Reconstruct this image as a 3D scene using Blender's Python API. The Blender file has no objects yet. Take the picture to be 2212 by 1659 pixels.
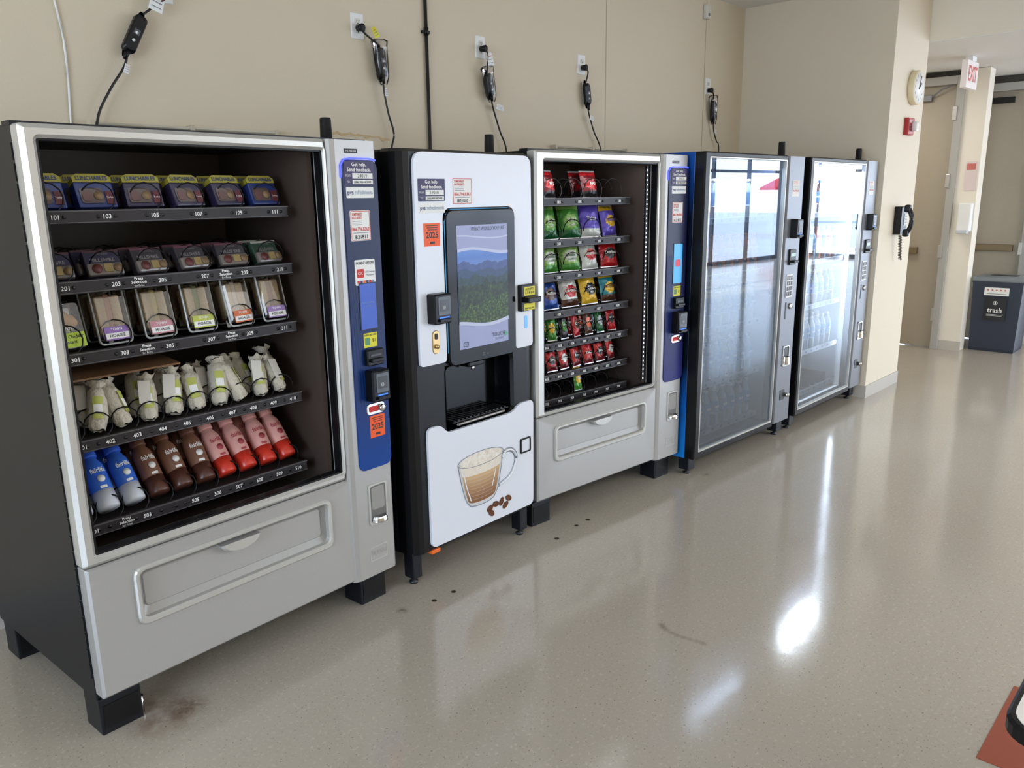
import bpy,bmesh,random
from math import *
from mathutils import Matrix,Vector,noise
random.seed(4)
COL=bpy.context.scene.collection
bpy.context.scene.view_settings.view_transform='Standard'
# ------------------------------------------------ materials
def lin(c):
    return tuple(((v/255)/12.92 if v/255<=.04045 else ((v/255+.055)/1.055)**2.4) for v in c)+(1,)
MC={}
def P(name,c,rough=.5,metal=0,em=0,var=0,vs=20,bump=0,bs=60,coat=0,alpha=1,trans=0,spec=None):
    if name in MC: return MC[name]
    m=bpy.data.materials.new(name);m.use_nodes=True;nt=m.node_tree;b=nt.nodes['Principled BSDF']
    b.inputs['Base Color'].default_value=lin(c);b.inputs['Roughness'].default_value=rough;b.inputs['Metallic'].default_value=metal
    if spec is not None: b.inputs['Specular IOR Level'].default_value=spec
    if em: b.inputs['Emission Color'].default_value=lin(c);b.inputs['Emission Strength'].default_value=em
    if coat: b.inputs['Coat Weight'].default_value=coat
    if alpha<1: b.inputs['Alpha'].default_value=alpha
    if trans: b.inputs['Transmission Weight'].default_value=trans
    if var or bump:
        tc=nt.nodes.new('ShaderNodeTexCoord')
    if var:
        n=nt.nodes.new('ShaderNodeTexNoise');n.inputs['Scale'].default_value=vs;nt.links.new(tc.outputs['Object'],n.inputs['Vector'])
        r=nt.nodes.new('ShaderNodeMixRGB');l=lin(c)
        r.inputs[1].default_value=tuple(v*(1-var) for v in l[:3])+(1,);r.inputs[2].default_value=tuple(min(1,v*(1+var)) for v in l[:3])+(1,)
        nt.links.new(n.outputs[0],r.inputs[0]);nt.links.new(r.outputs[0],b.inputs['Base Color'])
    if bump:
        n=nt.nodes.new('ShaderNodeTexNoise');n.inputs['Scale'].default_value=bs;nt.links.new(tc.outputs['Object'],n.inputs['Vector'])
        bp=nt.nodes.new('ShaderNodeBump');bp.inputs['Strength'].default_value=bump;bp.inputs['Distance'].default_value=.01
        nt.links.new(n.outputs[0],bp.inputs['Height']);nt.links.new(bp.outputs[0],b.inputs['Normal'])
    MC[name]=m;return m
def glassmat(name,tint,ior=1.5,gl=(1,1,1)):
    if name in MC: return MC[name]
    m=bpy.data.materials.new(name);m.use_nodes=True;nt=m.node_tree;nt.nodes.clear()
    o=nt.nodes.new('ShaderNodeOutputMaterial');mx=nt.nodes.new('ShaderNodeMixShader');t=nt.nodes.new('ShaderNodeBsdfTransparent');g=nt.nodes.new('ShaderNodeBsdfGlossy');f=nt.nodes.new('ShaderNodeFresnel')
    t.inputs[0].default_value=tuple(tint)+(1,);g.inputs[0].default_value=tuple(gl)+(1,);g.inputs['Roughness'].default_value=0.01;f.inputs[0].default_value=ior
    nt.links.new(f.outputs[0],mx.inputs[0]);nt.links.new(t.outputs[0],mx.inputs[1]);nt.links.new(g.outputs[0],mx.inputs[2]);nt.links.new(mx.outputs[0],o.inputs[0])
    MC[name]=m;return m
def gradmat(name,stops,em=0,rough=.5,axis='Z',spec=.5):
    if name in MC: return MC[name]
    m=bpy.data.materials.new(name);m.use_nodes=True;nt=m.node_tree;b=nt.nodes['Principled BSDF'];b.inputs['Roughness'].default_value=rough;b.inputs['Specular IOR Level'].default_value=spec
    tc=nt.nodes.new('ShaderNodeTexCoord');sp=nt.nodes.new('ShaderNodeSeparateXYZ');cr=nt.nodes.new('ShaderNodeValToRGB')
    nt.links.new(tc.outputs['Generated'],sp.inputs[0]);nt.links.new(sp.outputs['Z'],cr.inputs[0])
    e=cr.color_ramp.elements
    while len(e)<len(stops): e.new(.5)
    for k,(p,c) in enumerate(stops): e[k].position=p;e[k].color=lin(c)
    nt.links.new(cr.outputs[0],b.inputs['Base Color'])
    if em: nt.links.new(cr.outputs[0],b.inputs['Emission Color']);b.inputs['Emission Strength'].default_value=em
    MC[name]=m;return m
def noisemat(name,stops,scale,em=0,detail=8,spec=.3):
    m=bpy.data.materials.new(name);m.use_nodes=True;nt=m.node_tree;b=nt.nodes['Principled BSDF'];b.inputs['Roughness'].default_value=.3;b.inputs['Specular IOR Level'].default_value=spec
    tc=nt.nodes.new('ShaderNodeTexCoord');n=nt.nodes.new('ShaderNodeTexNoise');n.inputs['Scale'].default_value=scale;n.inputs['Detail'].default_value=detail;n.inputs['Roughness'].default_value=.7
    cr=nt.nodes.new('ShaderNodeValToRGB');nt.links.new(tc.outputs['Object'],n.inputs['Vector']);nt.links.new(n.outputs[0],cr.inputs[0]);e=cr.color_ramp.elements
    while len(e)<len(stops): e.new(.5)
    for k,(p,c) in enumerate(stops): e[k].position=p;e[k].color=lin(c)
    nt.links.new(cr.outputs[0],b.inputs['Base Color'])
    if em: nt.links.new(cr.outputs[0],b.inputs['Emission Color']);b.inputs['Emission Strength'].default_value=em
    MC[name]=m;return m
# ------------------------------------------------ mesh builder
TC={}
def tdata(s,bold):
    k=(s,bold)
    if k in TC: return TC[k]
    cu=bpy.data.curves.new('t','FONT');cu.body=s;cu.size=1;cu.resolution_u=2;cu.offset=.018 if bold else 0
    cu.align_x='CENTER';cu.align_y='CENTER'
    ob=bpy.data.objects.new('t',cu);COL.objects.link(ob)
    me=bpy.data.meshes.new_from_object(ob.evaluated_get(bpy.context.evaluated_depsgraph_get()))
    vs=[tuple(v.co) for v in me.vertices];fs=[tuple(p.vertices) for p in me.polygons]
    bpy.data.objects.remove(ob);bpy.data.curves.remove(cu);bpy.data.meshes.remove(me)
    xs=[v[0] for v in vs] or [0]
    TC[k]=(vs,fs,min(xs),max(xs));return TC[k]
def rl(x0,x1,z0,z1,r,y,n=4):
    o=[]
    for cx,cz,a in ((x0+r,z0+r,180),(x1-r,z0+r,270),(x1-r,z1-r,0),(x0+r,z1-r,90)):
        for k in range(n+1):
            t=radians(a+90*k/n);o.append((cx+r*cos(t),y,cz+r*sin(t)))
    return o
def fillet(pts,y,n=5):
    o=[];N=len(pts)
    for i in range(N):
        p=Vector(pts[i][:2]);r=pts[i][2];a=Vector(pts[i-1][:2]);b=Vector(pts[(i+1)%N][:2])
        if r<=0: o.append((p.x,y,p.y));continue
        da=(a-p).normalized();db=(b-p).normalized()
        A=p+da*r;B=p+db*r
        for k in range(n+1):
            t=k/n;q=A*(1-t)**2+p*2*t*(1-t)+B*t*t;o.append((q.x,y,q.y))
    return o
class MB:
    def __init__(s): s.v=[];s.f=[];s.m=[];s.sm=[];s.mats=[]
    def mi(s,m):
        if m not in s.mats: s.mats.append(m)
        return s.mats.index(m)
    def add(s,vs,fs,mat,smooth=False,M=None):
        b=len(s.v)
        for v in vs:
            s.v.append(tuple(M@Vector(v)) if M is not None else tuple(v))
        k=s.mi(mat)
        for f in fs: s.f.append([b+i for i in f]);s.m.append(k);s.sm.append(smooth)
    def box(s,x0,x1,y0,y1,z0,z1,mat,bev=0,seg=2,M=None):
        if bev<=0:
            vs=[(x,y,z) for z in (z0,z1) for y in (y0,y1) for x in (x0,x1)]
            s.add(vs,[(0,2,3,1),(4,5,7,6),(0,1,5,4),(2,6,7,3),(0,4,6,2),(1,3,7,5)],mat,False,M);return
        bm=bmesh.new();bmesh.ops.create_cube(bm,size=1)
        for v in bm.verts: v.co=Vector(((x0+x1)/2+v.co.x*(x1-x0),(y0+y1)/2+v.co.y*(y1-y0),(z0+z1)/2+v.co.z*(z1-z0)))
        bmesh.ops.bevel(bm,geom=bm.edges[:],offset=bev,segments=seg,affect='EDGES',profile=.5)
        bm.verts.index_update()
        s.add([v.co[:] for v in bm.verts],[[v.index for v in f.verts] for f in bm.faces],mat,False,M);bm.free()
    def loft(s,loops,mat,cap0=True,cap1=True,smooth=False,M=None,closed=True):
        n=len(loops[0]);vs=[p for l in loops for p in l];fs=[]
        for i in range(len(loops)-1):
            for k in range(n if closed else n-1):
                a=i*n+k;b=i*n+(k+1)%n;fs.append((a,b,b+n,a+n))
        if cap0: fs.append(tuple(range(n)))
        if cap1: fs.append(tuple(reversed(range((len(loops)-1)*n,len(loops)*n))))
        s.add(vs,fs,mat,smooth,M)
    def rr(s,x0,x1,z0,z1,r,y0,y1,mat,b=0,M=None):
        if b: s.loft([rl(x0+b,x1-b,z0+b,z1-b,max(r-b,.0005),y0),rl(x0,x1,z0,z1,r,y0+b),rl(x0,x1,z0,z1,r,y1)],mat,M=M)
        else: s.loft([rl(x0,x1,z0,z1,r,y0),rl(x0,x1,z0,z1,r,y1)],mat,M=M)
    def ring(s,o,i,ro,ri,y0,y1,mat,b=.004,M=None):
        s.loft([rl(*i,ri,y1),rl(*i,ri,y0+b),rl(i[0]-b,i[1]+b,i[2]-b,i[3]+b,ri+b,y0),rl(o[0]+b,o[1]-b,o[2]+b,o[3]-b,max(ro-b,.0005),y0),rl(*o,ro,y0+b),rl(*o,ro,y1)],mat,False,False,M=M)
    def poly(s,pts,y0,y1,mat,M=None):
        a=[(p[0],y0,p[-1]) for p in pts];b=[(p[0],y1,p[-1]) for p in pts]
        if y1==y0: s.add(a,[tuple(range(len(a)))],mat,False,M)
        else: s.loft([a,b],mat,M=M)
    def lathe(s,prof,mat,n=16,M=None,a0=0,a1=360,smooth=True,cap=True):
        full=(a1-a0)>=360;c=n if full else n+1;vs=[];fs=[]
        for r,z in prof:
            for k in range(c):
                t=radians(a0+(a1-a0)*k/n);vs.append((r*cos(t),r*sin(t),z))
        for i in range(len(prof)-1):
            for k in range(n):
                a=i*c+k;b=i*c+(k+1)%c;fs.append((a,b,b+c,a+c))
        if cap and full:
            fs.append(tuple(reversed(range(c))));fs.append(tuple(range((len(prof)-1)*c,len(prof)*c)))
        s.add(vs,fs,mat,smooth,M)
    def cyl(s,p0,p1,r0,r1,mat,n=14,smooth=True):
        p0=Vector(p0);p1=Vector(p1);d=p1-p0
        M=Matrix.Translation(p0)@d.to_track_quat('Z','Y').to_matrix().to_4x4()
        s.lathe([(r0,0),(r1,d.length)],mat,n,M,smooth=smooth)
    def tube(s,pts,r,mat,n=6):
        pts=[Vector(p) for p in pts];lo=[]
        up=Vector((0,0,1))
        for i,p in enumerate(pts):
            d=(pts[min(i+1,len(pts)-1)]-pts[max(i-1,0)]).normalized()
            a=d.cross(up)
            if a.length<.05: a=d.cross(Vector((0,1,0)))
            a.normalize();b=d.cross(a);rr=r(i/(len(pts)-1)) if callable(r) else r
            lo.append([tuple(p+(a*cos(2*pi*k/n)+b*sin(2*pi*k/n))*rr) for k in range(n)])
        s.loft(lo,mat,smooth=True)
    def text(s,t,x,z,size,y,mat,al='C',fit=None,bold=False,warp=None,M=None,sx=1):
        vs,fs,a,b=tdata(t,bold)
        if not vs: return
        w=(b-a)*size*sx
        k=sx
        if fit and w>fit: k=sx*fit/w;w=fit
        off=0 if al=='C' else (-a*size*k if al=='L' else -b*size*k)
        if al=='C': off=-(a+b)/2*size*k
        o=[]
        for v in vs:
            px=x+v[0]*size*k+off;pz=z+v[1]*size
            o.append(warp(px,pz) if warp else (px,y,pz))
        s.add(o,fs,mat,False,M)
    def mesh(s,name):
        me=bpy.data.meshes.new(name);me.from_pydata(s.v,[],s.f)
        for m in s.mats: me.materials.append(m)
        me.polygons.foreach_set('material_index',s.m);me.polygons.foreach_set('use_smooth',s.sm);me.update()
        return me
    def obj(s,name,parent=None,label=None,mw=None):
        ob=bpy.data.objects.new(name,s.mesh(name));COL.objects.link(ob)
        if parent: ob.parent=parent
        if mw is not None: ob.matrix_world=mw
        if label: ob['label']=label
        return ob
def empty(name,mw,label,cat,group=None):
    e=bpy.data.objects.new(name,None);COL.objects.link(e);e.matrix_world=mw;e.empty_display_size=.1
    e['label']=label;e['category']=cat
    if group:e['group']=group
    return e
def thing(ob,label,cat,group=None):
    ob['label']=label;ob['category']=cat
    if group: ob['group']=group
    return ob
def struct(mb,name):
    o=mb.obj(name);o['kind']='structure';return o
def T(x,y,z): return Matrix.Translation((x,y,z))
def RX(a): return Matrix.Rotation(radians(a),4,'X')
def RY(a): return Matrix.Rotation(radians(a),4,'Y')
def RZ(a): return Matrix.Rotation(radians(a),4,'Z')
def SC(a): return Matrix.Diagonal((a,a,a,1))
# ------------------------------------------------ camera
C=Vector((-0.6948,-2.3938,1.6245));ps,th,ro,fpx=.7571,.2310,-.0147,1719.5
F=Vector((cos(ps)*cos(th),sin(ps)*cos(th),-sin(th)));R0=Vector((sin(ps),-cos(ps),0));U0=R0.cross(F)
R=R0*cos(ro)+U0*sin(ro);U=-R0*sin(ro)+U0*cos(ro)
cd=bpy.data.cameras.new('camera');co=bpy.data.objects.new('camera',cd);COL.objects.link(co)
cd.sensor_width=36;cd.lens=fpx/2212*36
mw=Matrix.Identity(4)
for i in range(3): mw[i][0]=R[i];mw[i][1]=U[i];mw[i][2]=-F[i];mw[i][3]=C[i]
co.matrix_world=mw;bpy.context.scene.camera=co
# ------------------------------------------------ common materials
silver=P('silver_paint',(176,174,171),.36,.35,var=.03,vs=300)
silver2=P('silver_light',(198,196,190),.3,.45)
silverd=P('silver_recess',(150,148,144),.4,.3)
blk=P('black_enamel',(13,17,25),.42,var=.15,vs=8,spec=.4)
blkin=P('interior_haze_brown',(66,54,48),.5)  # brown lifted from black: warm haze painted into the colour
blkg=P('black_gloss',(6,7,10),.12,spec=.25)
blkp=P('black_plastic',(14,14,17),.35,spec=.3)
white=P('white_panel',(224,228,237),.28)
wht=P('white_print',(235,235,232),.5)
pap=P('paper_white',(232,230,224),.6)
grey=P('grey_plastic',(120,122,126),.4)
chrome=P('chrome',(205,205,205),.15,1)
purple=P('purple_sticker',(44,30,84),.45)
navy=P('navy_print',(30,50,110),.5)
red=P('red_print',(205,40,32),.5)
orange=P('orange_sticker',(244,92,28),.5)
dark=P('dark_print',(25,25,28),.5)
yel=P('yellow_sticker',(225,215,40),.5)
lblue=P('light_blue_print',(120,150,180),.5)
gla4=glassmat('cooler_glass',(.42,.50,.64),2.1,(.84,.92,1))
gla5=glassmat('cooler_glass_clear',(.85,.90,.96),1.9,(.9,.95,1))
gold=P('brass_lever',(190,160,110),.3,.8)
ledb=P('blue_led',(60,70,255),.5,em=3)
# ------------------------------------------------ stickers
def sticker_help(par,x0,x1,z0,z1,y,num):
    b=MB();w=x1-x0;h=z1-z0;b.rr(x0,x1,z0,z1,.003,y-.0012,y,purple);t=y-.0018
    b.text("Get help.",(x0+x1)/2,z1-h*.14,h*.22,t,wht,bold=True);b.text("Send feedback.",(x0+x1)/2,z1-h*.36,h*.22,t,wht,fit=w*.92,bold=True)
    b.box(x0+w*.27,x0+w*.95,t,t+.0006,z0+h*.27,z0+h*.5,wht);b.text("TEXT:",x0+w*.13,z0+h*.38,h*.12,t,wht,fit=w*.2)
    b.text(num,x0+w*.6,z0+h*.38,h*.22,t-.0006,dark,fit=w*.6)
    b.text("TO:",x0+w*.13,z0+h*.13,h*.12,t,wht,fit=w*.2);b.box(x0+w*.27,x0+w*.95,t,t+.0006,z0+h*.04,z0+h*.22,wht);b.text("(206) 900-NOW9",x0+w*.6,z0+h*.12,h*.13,t-.0006,dark,fit=w*.6,bold=True)
    return b.obj('help_sticker',par,'purple sticker offering help by text message')
def sticker_pvs(par,x0,x1,z0,z1,y):
    b=MB();w=x1-x0;h=z1-z0;b.rr(x0,x1,z0,z1,.003,y-.0012,y,wht)
    b.text("pvs",x0+w*.04,(z0+z1)/2,h*.55,y-.0018,navy,'L',fit=w*.26,bold=True);b.text("refreshments",x0+w*.31,(z0+z1)/2,h*.55,y-.0018,lblue,'L',fit=w*.65)
    return b.obj('refreshment_sticker',par,'white sticker with the operator name')
def sticker_wrong(par,x0,x1,z0,z1,y,num):
    b=MB();w=x1-x0;h=z1-z0;b.rr(x0,x1,z0,z1,.004,y-.0012,y,wht);t=y-.0018;m=(x0+x1)/2
    b.ring((x0+.002,x1-.002,z0+.002,z1-.002),(x0+.004,x1-.004,z0+.004,z1-.004),.003,.002,t,t+.001,red,b=.0003)
    b.text("SOMETHING'S",x0+w*.34,z1-h*.13,h*.13,t,red,fit=w*.5,bold=True);b.text("NOT RIGHT?",x0+w*.34,z1-h*.25,h*.13,t,red,fit=w*.5,bold=True)
    for k in range(3): b.box(x0+w*.1,x0+w*.58,t,t+.0004,z1-h*(.36+.06*k),z1-h*(.34+.06*k),grey)
    b.text("866.796.8363",m,z0+h*.38,h*.17,t,red,fit=w*.86,bold=True)
    b.box(x0+w*.12,x0+w*.88,t,t+.0004,z0+h*.25,z0+h*.27,grey);b.text(num,m,z0+h*.12,h*.18,t,dark,fit=w*.7,bold=True)
    return b.obj('service_sticker',par,'white service sticker with red telephone number')
def sticker_2025(par,x0,x1,z0,z1,y):
    b=MB();w=x1-x0;h=z1-z0;b.rr(x0,x1,z0,z1,.001,y-.0012,y,orange);t=y-.0018
    for k in range(3): b.box(x0+w*(.12+.06*k),x1-w*(.12+.03*k),t,t+.0004,z1-h*(.12+.09*k),z1-h*(.09+.09*k),dark)
    b.text("2025",(x0+x1)/2,z0+h*.47,h*.38,t,dark,fit=w*.8,bold=True)
    b.box(x0+w*.36,x0+w*.66,t,t+.0004,z0+h*.1,z0+h*.2,dark)
    return b.obj('permit_sticker',par,'orange 2025 permit sticker')
def card_reader(par,x0,x1,z0,z1,y,lab='black contactless card reader'):
    b=MB();w=x1-x0;h=z1-z0
    b.rr(x0,x1,z0,z1,.01,y-.045,y,blkp,b=.006);b.rr(x0+w*.2,x1-w*.12,z0+h*.3,z1-h*.1,.004,y-.047,y-.044,P('reader_screen',(90,96,102),.2,em=.1,spec=.3))
    b.rr(x0+w*.28,x1-w*.2,z0+h*.42,z1-h*.2,.003,y-.0478,y-.046,P('reader_dark',(50,50,55),.3))
    b.text(")))",(x0+x1)/2,z0+h*.56,h*.14,y-.0485,wht)
    b.box(x0+w*.2,x1-w*.15,y-.056,y-.02,z0+h*.08,z0+h*.18,blkp,.002);b.box(x0+w*.25,x1-w*.2,y-.0465,y-.044,z0+h*.2,z0+h*.24,P('reader_led',(60,120,255),.4,em=1))
    return b.obj('card_reader',par,lab)
# ------------------------------------------------ vending parts
def coil_mesh(r,l,turns,name='coil'):
    b=MB();pts=[]
    N=int(turns*12)
    for k in range(N+1):
        a=2*pi*k/12-pi/2;pts.append((r*cos(a),l*k/N,r+.004+r*sin(a)))
    b.tube(pts,.0024,P('coil_wire',(22,22,24),.35,.6),5);return b.mesh(name)
def shelf(par,u0,u1,zr,cols,labels,coilr,depth=.5,v=.12,tilt=0):
    b=MB();b.box(u0,u1,v,v+depth,zr-.012,zr-.006,P('tray_metal',(50,45,44),.5,.3))
    b.box(u0,u1,v-.012,v,zr-.034,zr+.006,P('price_rail',(42,38,40),.4,spec=.3),.003);b.box(u0,u1,v-.0135,v-.011,zr-.031,zr-.029,P('rail_edge',(84,82,84),.4));b.box(u0,u1,v-.014,v-.01,zr+.001,zr+.004,MC['rail_edge'])
    for c in cols:
        for d in (-.025,.025): b.lathe([(.006,0),(.006,.001)],P('knob_dark',(12,12,12),.4),8,T(c+d,v-.0125,zr-.014)@RX(90))
    for t,c in labels:
        if t=='P':
            b.text("Press",c,zr-.003,.013,v-.0145,wht,bold=True);b.text("Selection",c,zr-.014,.013,v-.0145,wht,bold=True);b.text("for Price",c,zr-.025,.009,v-.0145,wht)
        else: b.text(t,c,zr-.015,.018,v-.0145,wht,bold=True)
    sh=b.obj('shelf',par,'dark metal shelf with numbered price rail')
    me=coil_mesh(coilr,depth*.8,6)
    for c in cols:
        o=bpy.data.objects.new('coil',me);COL.objects.link(o);o.parent=sh;o.location=(c,v+.002,zr-.004)
    return sh
def antenna(E,u,v,z):
    b=MB();b.lathe([(.026,0),(.026,.008),(.023,.012),(.021,.085),(.019,.092)],blkp,16,T(u,v,z));b.obj('antenna',E,'short black antenna on the cabinet top')
def snack_machine(p):
    A=p['M'];W=p['W'];uc=p['uc'];g=p['glass'];rc=p['rec']
    E=empty('vending_machine',A,p['label'],'vending machine')
    b=MB();D=.86
    b.box(0,.03,.05,D,.12,1.83,blk,.003);b.box(W-.03,W,.05,D,.12,1.83,blk,.003);b.box(.03,W-.03,.06,D,1.80,1.83,blk);b.box(.03,W-.03,D-.25,D,.12,1.80,blkin)
    b.box(.03,.034,.06,D-.25,.5,1.8,blkin)
    b.box(.03,W-.03,.05,D-.03,.12,.15,blk);b.box(p['uR'],p['uR']+.02,.05,D-.03,.15,1.8,blkin)
    b.box(.03,p['uR'],.05,.6,.50,.52,blkin);b.box(-.002,W+.001,.045,.10,1.826,1.838,blk)
    for k in range(30): b.box(-.004,.0,.052,.062,.2+k*.053,.245+k*.053,blkp)
    b.obj('cabinet',E,'black steel cabinet')
    b=MB();b.ring((0,uc,.575,1.83),g,.008,.004,-.005,.05,silver2,b=.012);b.ring((g[0]-.012,g[1]+.012,g[2]-.012,g[3]+.012),(g[0]+.004,g[1]-.004,g[2]+.004,g[3]-.004),.004,.003,.004,.04,blkp,b=.001)
    b.obj('door_frame',E,'silver metal display door frame')
    b=MB();o=(.002,uc+.008,.144,.572)
    b.loft([rl(rc[0],rc[1],rc[2],rc[3],.03,.02),rl(rc[0],rc[1],rc[2],rc[3],.03,0.0),rl(o[0]+.008,o[1],o[2]+.008,o[3]-.004,.004,-.004),rl(*o,.004,.004),rl(*o,.004,.05)],silver,False,False)
    b.obj('lower_panel',E,'silver lower door panel')
    b=MB();x0,x1,z0,z1=rc
    b.ring((x0-.002,x1+.002,z0-.002,z1+.002),(x0+.016,x1-.016,z0+.02,z1-.014),.03,.02,-.012,.02,silver2,b=.005)
    b.loft([rl(x0+.016,x1-.016,z0+.02,z1-.014,.02,.012),rl(x0+.034,x1-.034,z0+.045,z1-.032,.014,.022)],silverd,False,False)
    b.rr(x0+.034,x1-.034,z0+.045,z1-.032,.014,.018,.03,silver,b=.003)
    dd=b.obj('delivery_door',E,'silver product delivery flap')
    b=MB();m=(x0+x1)/2-.01
    arc=[(m+.075*cos(t),z1-.026-.034*sin(t)) for t in [pi*k/12 for k in range(13)]]
    b.loft([[(x,-.014,z) for x,z in arc],[(x*.9+m*.1,-.022,z+.003) for x,z in arc]],silver2,True,True)
    b.loft([[(x,-.014,z) for x,z in arc],[(x,.02,z) for x,z in arc]],silver,False,False)
    b.obj('handle',dd,'silver crescent pull handle')
    du=p['du'];b=MB();y=-.016
    prof=[(uc+.002,.05),(uc+.002,.0),(uc+.012,-.010),(uc+.03,y),(W-.012,y),(W,-.006),(W,.06)]
    b.loft([[(x,yy,.142) for x,yy in prof],[(x,yy,1.83) for x,yy in prof]],silver)
    cc=b.obj('control_column',E,'silver control column')
    bw=(1.022+du-p['fw'],min(1.186+du,W-.001))
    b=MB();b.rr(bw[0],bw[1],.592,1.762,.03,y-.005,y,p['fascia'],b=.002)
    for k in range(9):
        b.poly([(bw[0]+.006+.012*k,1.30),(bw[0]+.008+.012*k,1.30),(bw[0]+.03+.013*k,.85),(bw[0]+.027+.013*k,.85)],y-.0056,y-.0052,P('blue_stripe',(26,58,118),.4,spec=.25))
    b.obj('control_fascia',cc,'glossy blue control fascia')
    b=MB();b.tube([(bw[0]-.003,y-.003,1.70),(bw[0]-.003,y-.003,1.742),(bw[0]+.012,y-.003,1.762),(bw[0]+.04,y-.003,1.767),(bw[1]-.03,y-.003,1.767),(bw[1]-.005,y-.003,1.762)],.003,ledb);b.obj('light_strip',cc,'glowing blue light strip')
    yf=y-.005
    b=MB();b.box(1.04+du,1.10+du,y-.001,y,1.785,1.80,dark);b.text("PVS 7041814",1.07+du,1.792,.009,y-.0015,wht,fit=.05);b.obj('asset_tag',cc,'small dark asset tag')
    sticker_help(cc,1.030+du,1.168+du,1.674,1.757,yf,p['t1']);sticker_pvs(cc,1.036+du,1.162+du,1.628,1.667,yf);sticker_wrong(cc,1.046+du,1.138+du,1.475,1.584,yf,p['t2'])
    if p['pay']:
        b=MB();b.rr(1.054+du,1.15+du,1.312,1.406,.006,yf-.0012,yf,wht);b.text("PAYMENT OPTIONS",1.102+du,1.393,.014,yf-.0018,dark,fit=.085,bold=True)
        b.rr(1.062+du,1.095+du,1.34,1.372,.004,yf-.002,yf-.001,red);b.text("CSC",1.078+du,1.356,.014,yf-.0024,wht);b.text("USConnect",1.124+du,1.36,.01,yf-.0018,navy);b.text("Payments",1.124+du,1.348,.009,yf-.0018,navy)
        for k,c in enumerate([red,navy,orange,navy,red,lblue]): b.rr(1.062+du+.014*k,1.073+du+.014*k,1.319,1.329,.001,yf-.002,yf-.001,c)
        b.obj('payment_sticker',cc,'white payment options sticker')
    s0,s1=p['scr']
    scrm=P('machine_display_'+('a' if p['pay'] else 'b'),p['scrc'],.15,em=.45,spec=.3)
    b=MB();b.rr(1.066+du,1.15+du,s0-.004,s1+.004,.004,yf-.002,yf,blkg);b.box(1.070+du,1.146+du,yf-.0028,yf-.001,s0,s1,scrm)
    if p['pay']:
        b.text("Insert money",1.108+du,s1-.07,.011,yf-.0032,lblue);b.text("or make",1.108+du,s1-.083,.009,yf-.0032,lblue)
    else: b.rr(1.085+du,1.13+du,s0+.09,s0+.13,.01,yf-.0034,yf-.0028,P('display_red',(200,60,80),.4,em=.4))
    b.obj('display',cc,'lit blue display screen')
    b=MB()
    b.box(1.077+du,1.141+du,yf-.002,yf,1.075,1.13,yel);b.text("INSERT BILL HERE",1.109+du,1.122,.009,yf-.0026,dark,fit=.058,bold=True);b.box(1.082+du,1.105+du,yf-.003,yf-.002,1.085,1.112,P('green_print',(90,150,110),.5));b.text("$1",1.124+du,1.10,.018,yf-.0026,dark)
    b.obj('bill_sticker',cc,'yellow bill insertion sticker')
    b=MB();b.rr(1.075+du,1.158+du,1.005,1.068,.008,yf-.02,yf,blkp,b=.004)
    b.box(1.085+du,1.148+du,yf-.034,yf-.01,1.02,1.034,blkp,.003);b.box(1.09+du,1.142+du,yf-.022,yf-.018,1.042,1.05,P('slot_grey',(70,70,74),.4));b.obj('bill_acceptor',cc,'black bill acceptor slot')
    card_reader(cc,1.072+du,1.160+du,.866,.99,yf)
    b=MB();b.rr(1.07+du,1.160+du,.81,.856,.016,yf-.004,yf,chrome,b=.002);b.rr(1.08+du,1.128+du,.822,.844,.006,yf-.006,yf-.003,red,b=.001);b.lathe([(.014,0),(.014,.012),(.01,.014)],chrome,14,T(1.142+du,yf-.003,.832)@RX(90));b.obj('coin_slot',cc,'chrome coin slot and return lever')
    if p['pay']: sticker_2025(cc,1.084+du,1.158+du,.717,.805,yf)
    b=MB();x0,x1,z0,z1=1.062+du,1.148+du,.36,.526
    b.ring((x0-.004,x1+.004,z0-.004,z1+.004),(x0+.004,x1-.004,z0+.01,z1-.006),.012,.01,y-.006,y,silver2,b=.002)
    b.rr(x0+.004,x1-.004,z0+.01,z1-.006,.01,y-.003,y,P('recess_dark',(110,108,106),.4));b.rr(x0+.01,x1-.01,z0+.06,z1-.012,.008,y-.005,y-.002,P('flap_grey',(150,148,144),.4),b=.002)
    b.lathe([(.036,0),(.036,.012),(.03,.022)],chrome,16,T((x0+x1)/2,y-.002,z0+.012),180,360)
    b.obj('coin_return',cc,'chrome coin return cup')
    b=MB();b.ring((1.052+du,1.142+du,.205,.265),(1.055+du,1.139+du,.208,.262),.008,.006,y-.002,y,silver2,b=.0006);b.text("CRANE",1.097+du,.235,.034,y-.002,silver2,fit=.075);b.obj('maker_badge',cc,'embossed silver maker badge')
    lgm=MB();lgm.box(0,.13,0,.11,.0,.125,blk,.004);lgm.box(.01,.12,-.002,.0,.02,.1,blkp);lgm.cyl((.135,.03,.0),(.135,.03,.06),.012,.012,chrome,8);me=lgm.mesh('leg')
    for lx,ly in ((0,.04),(W-.15,.04),(0,.72),(W-.15,.72)):
        o=bpy.data.objects.new('leg',me);COL.objects.link(o);o.parent=E;o.location=(lx,ly,0)
    if p.get('ant'):
        antenna(E,*p['ant'])
    return E
def Mw(x,y,a): return T(x,y,0)@RZ(a)
M1=Mw(0,0,3.56);M2=Mw(1.35,.054,2.0);M3=Mw(2.085,.072,-4.22);M4=Mw(3.263,-.108,-1.97);M5=Mw(4.545,-.144,.08)
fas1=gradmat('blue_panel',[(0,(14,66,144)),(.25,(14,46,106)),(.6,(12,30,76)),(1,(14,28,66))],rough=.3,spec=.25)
fas3=gradmat('blue_panel_dark',[(0,(40,42,112)),(.3,(26,30,82)),(.7,(17,22,62)),(1,(20,26,62))],rough=.3,spec=.25)
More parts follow.
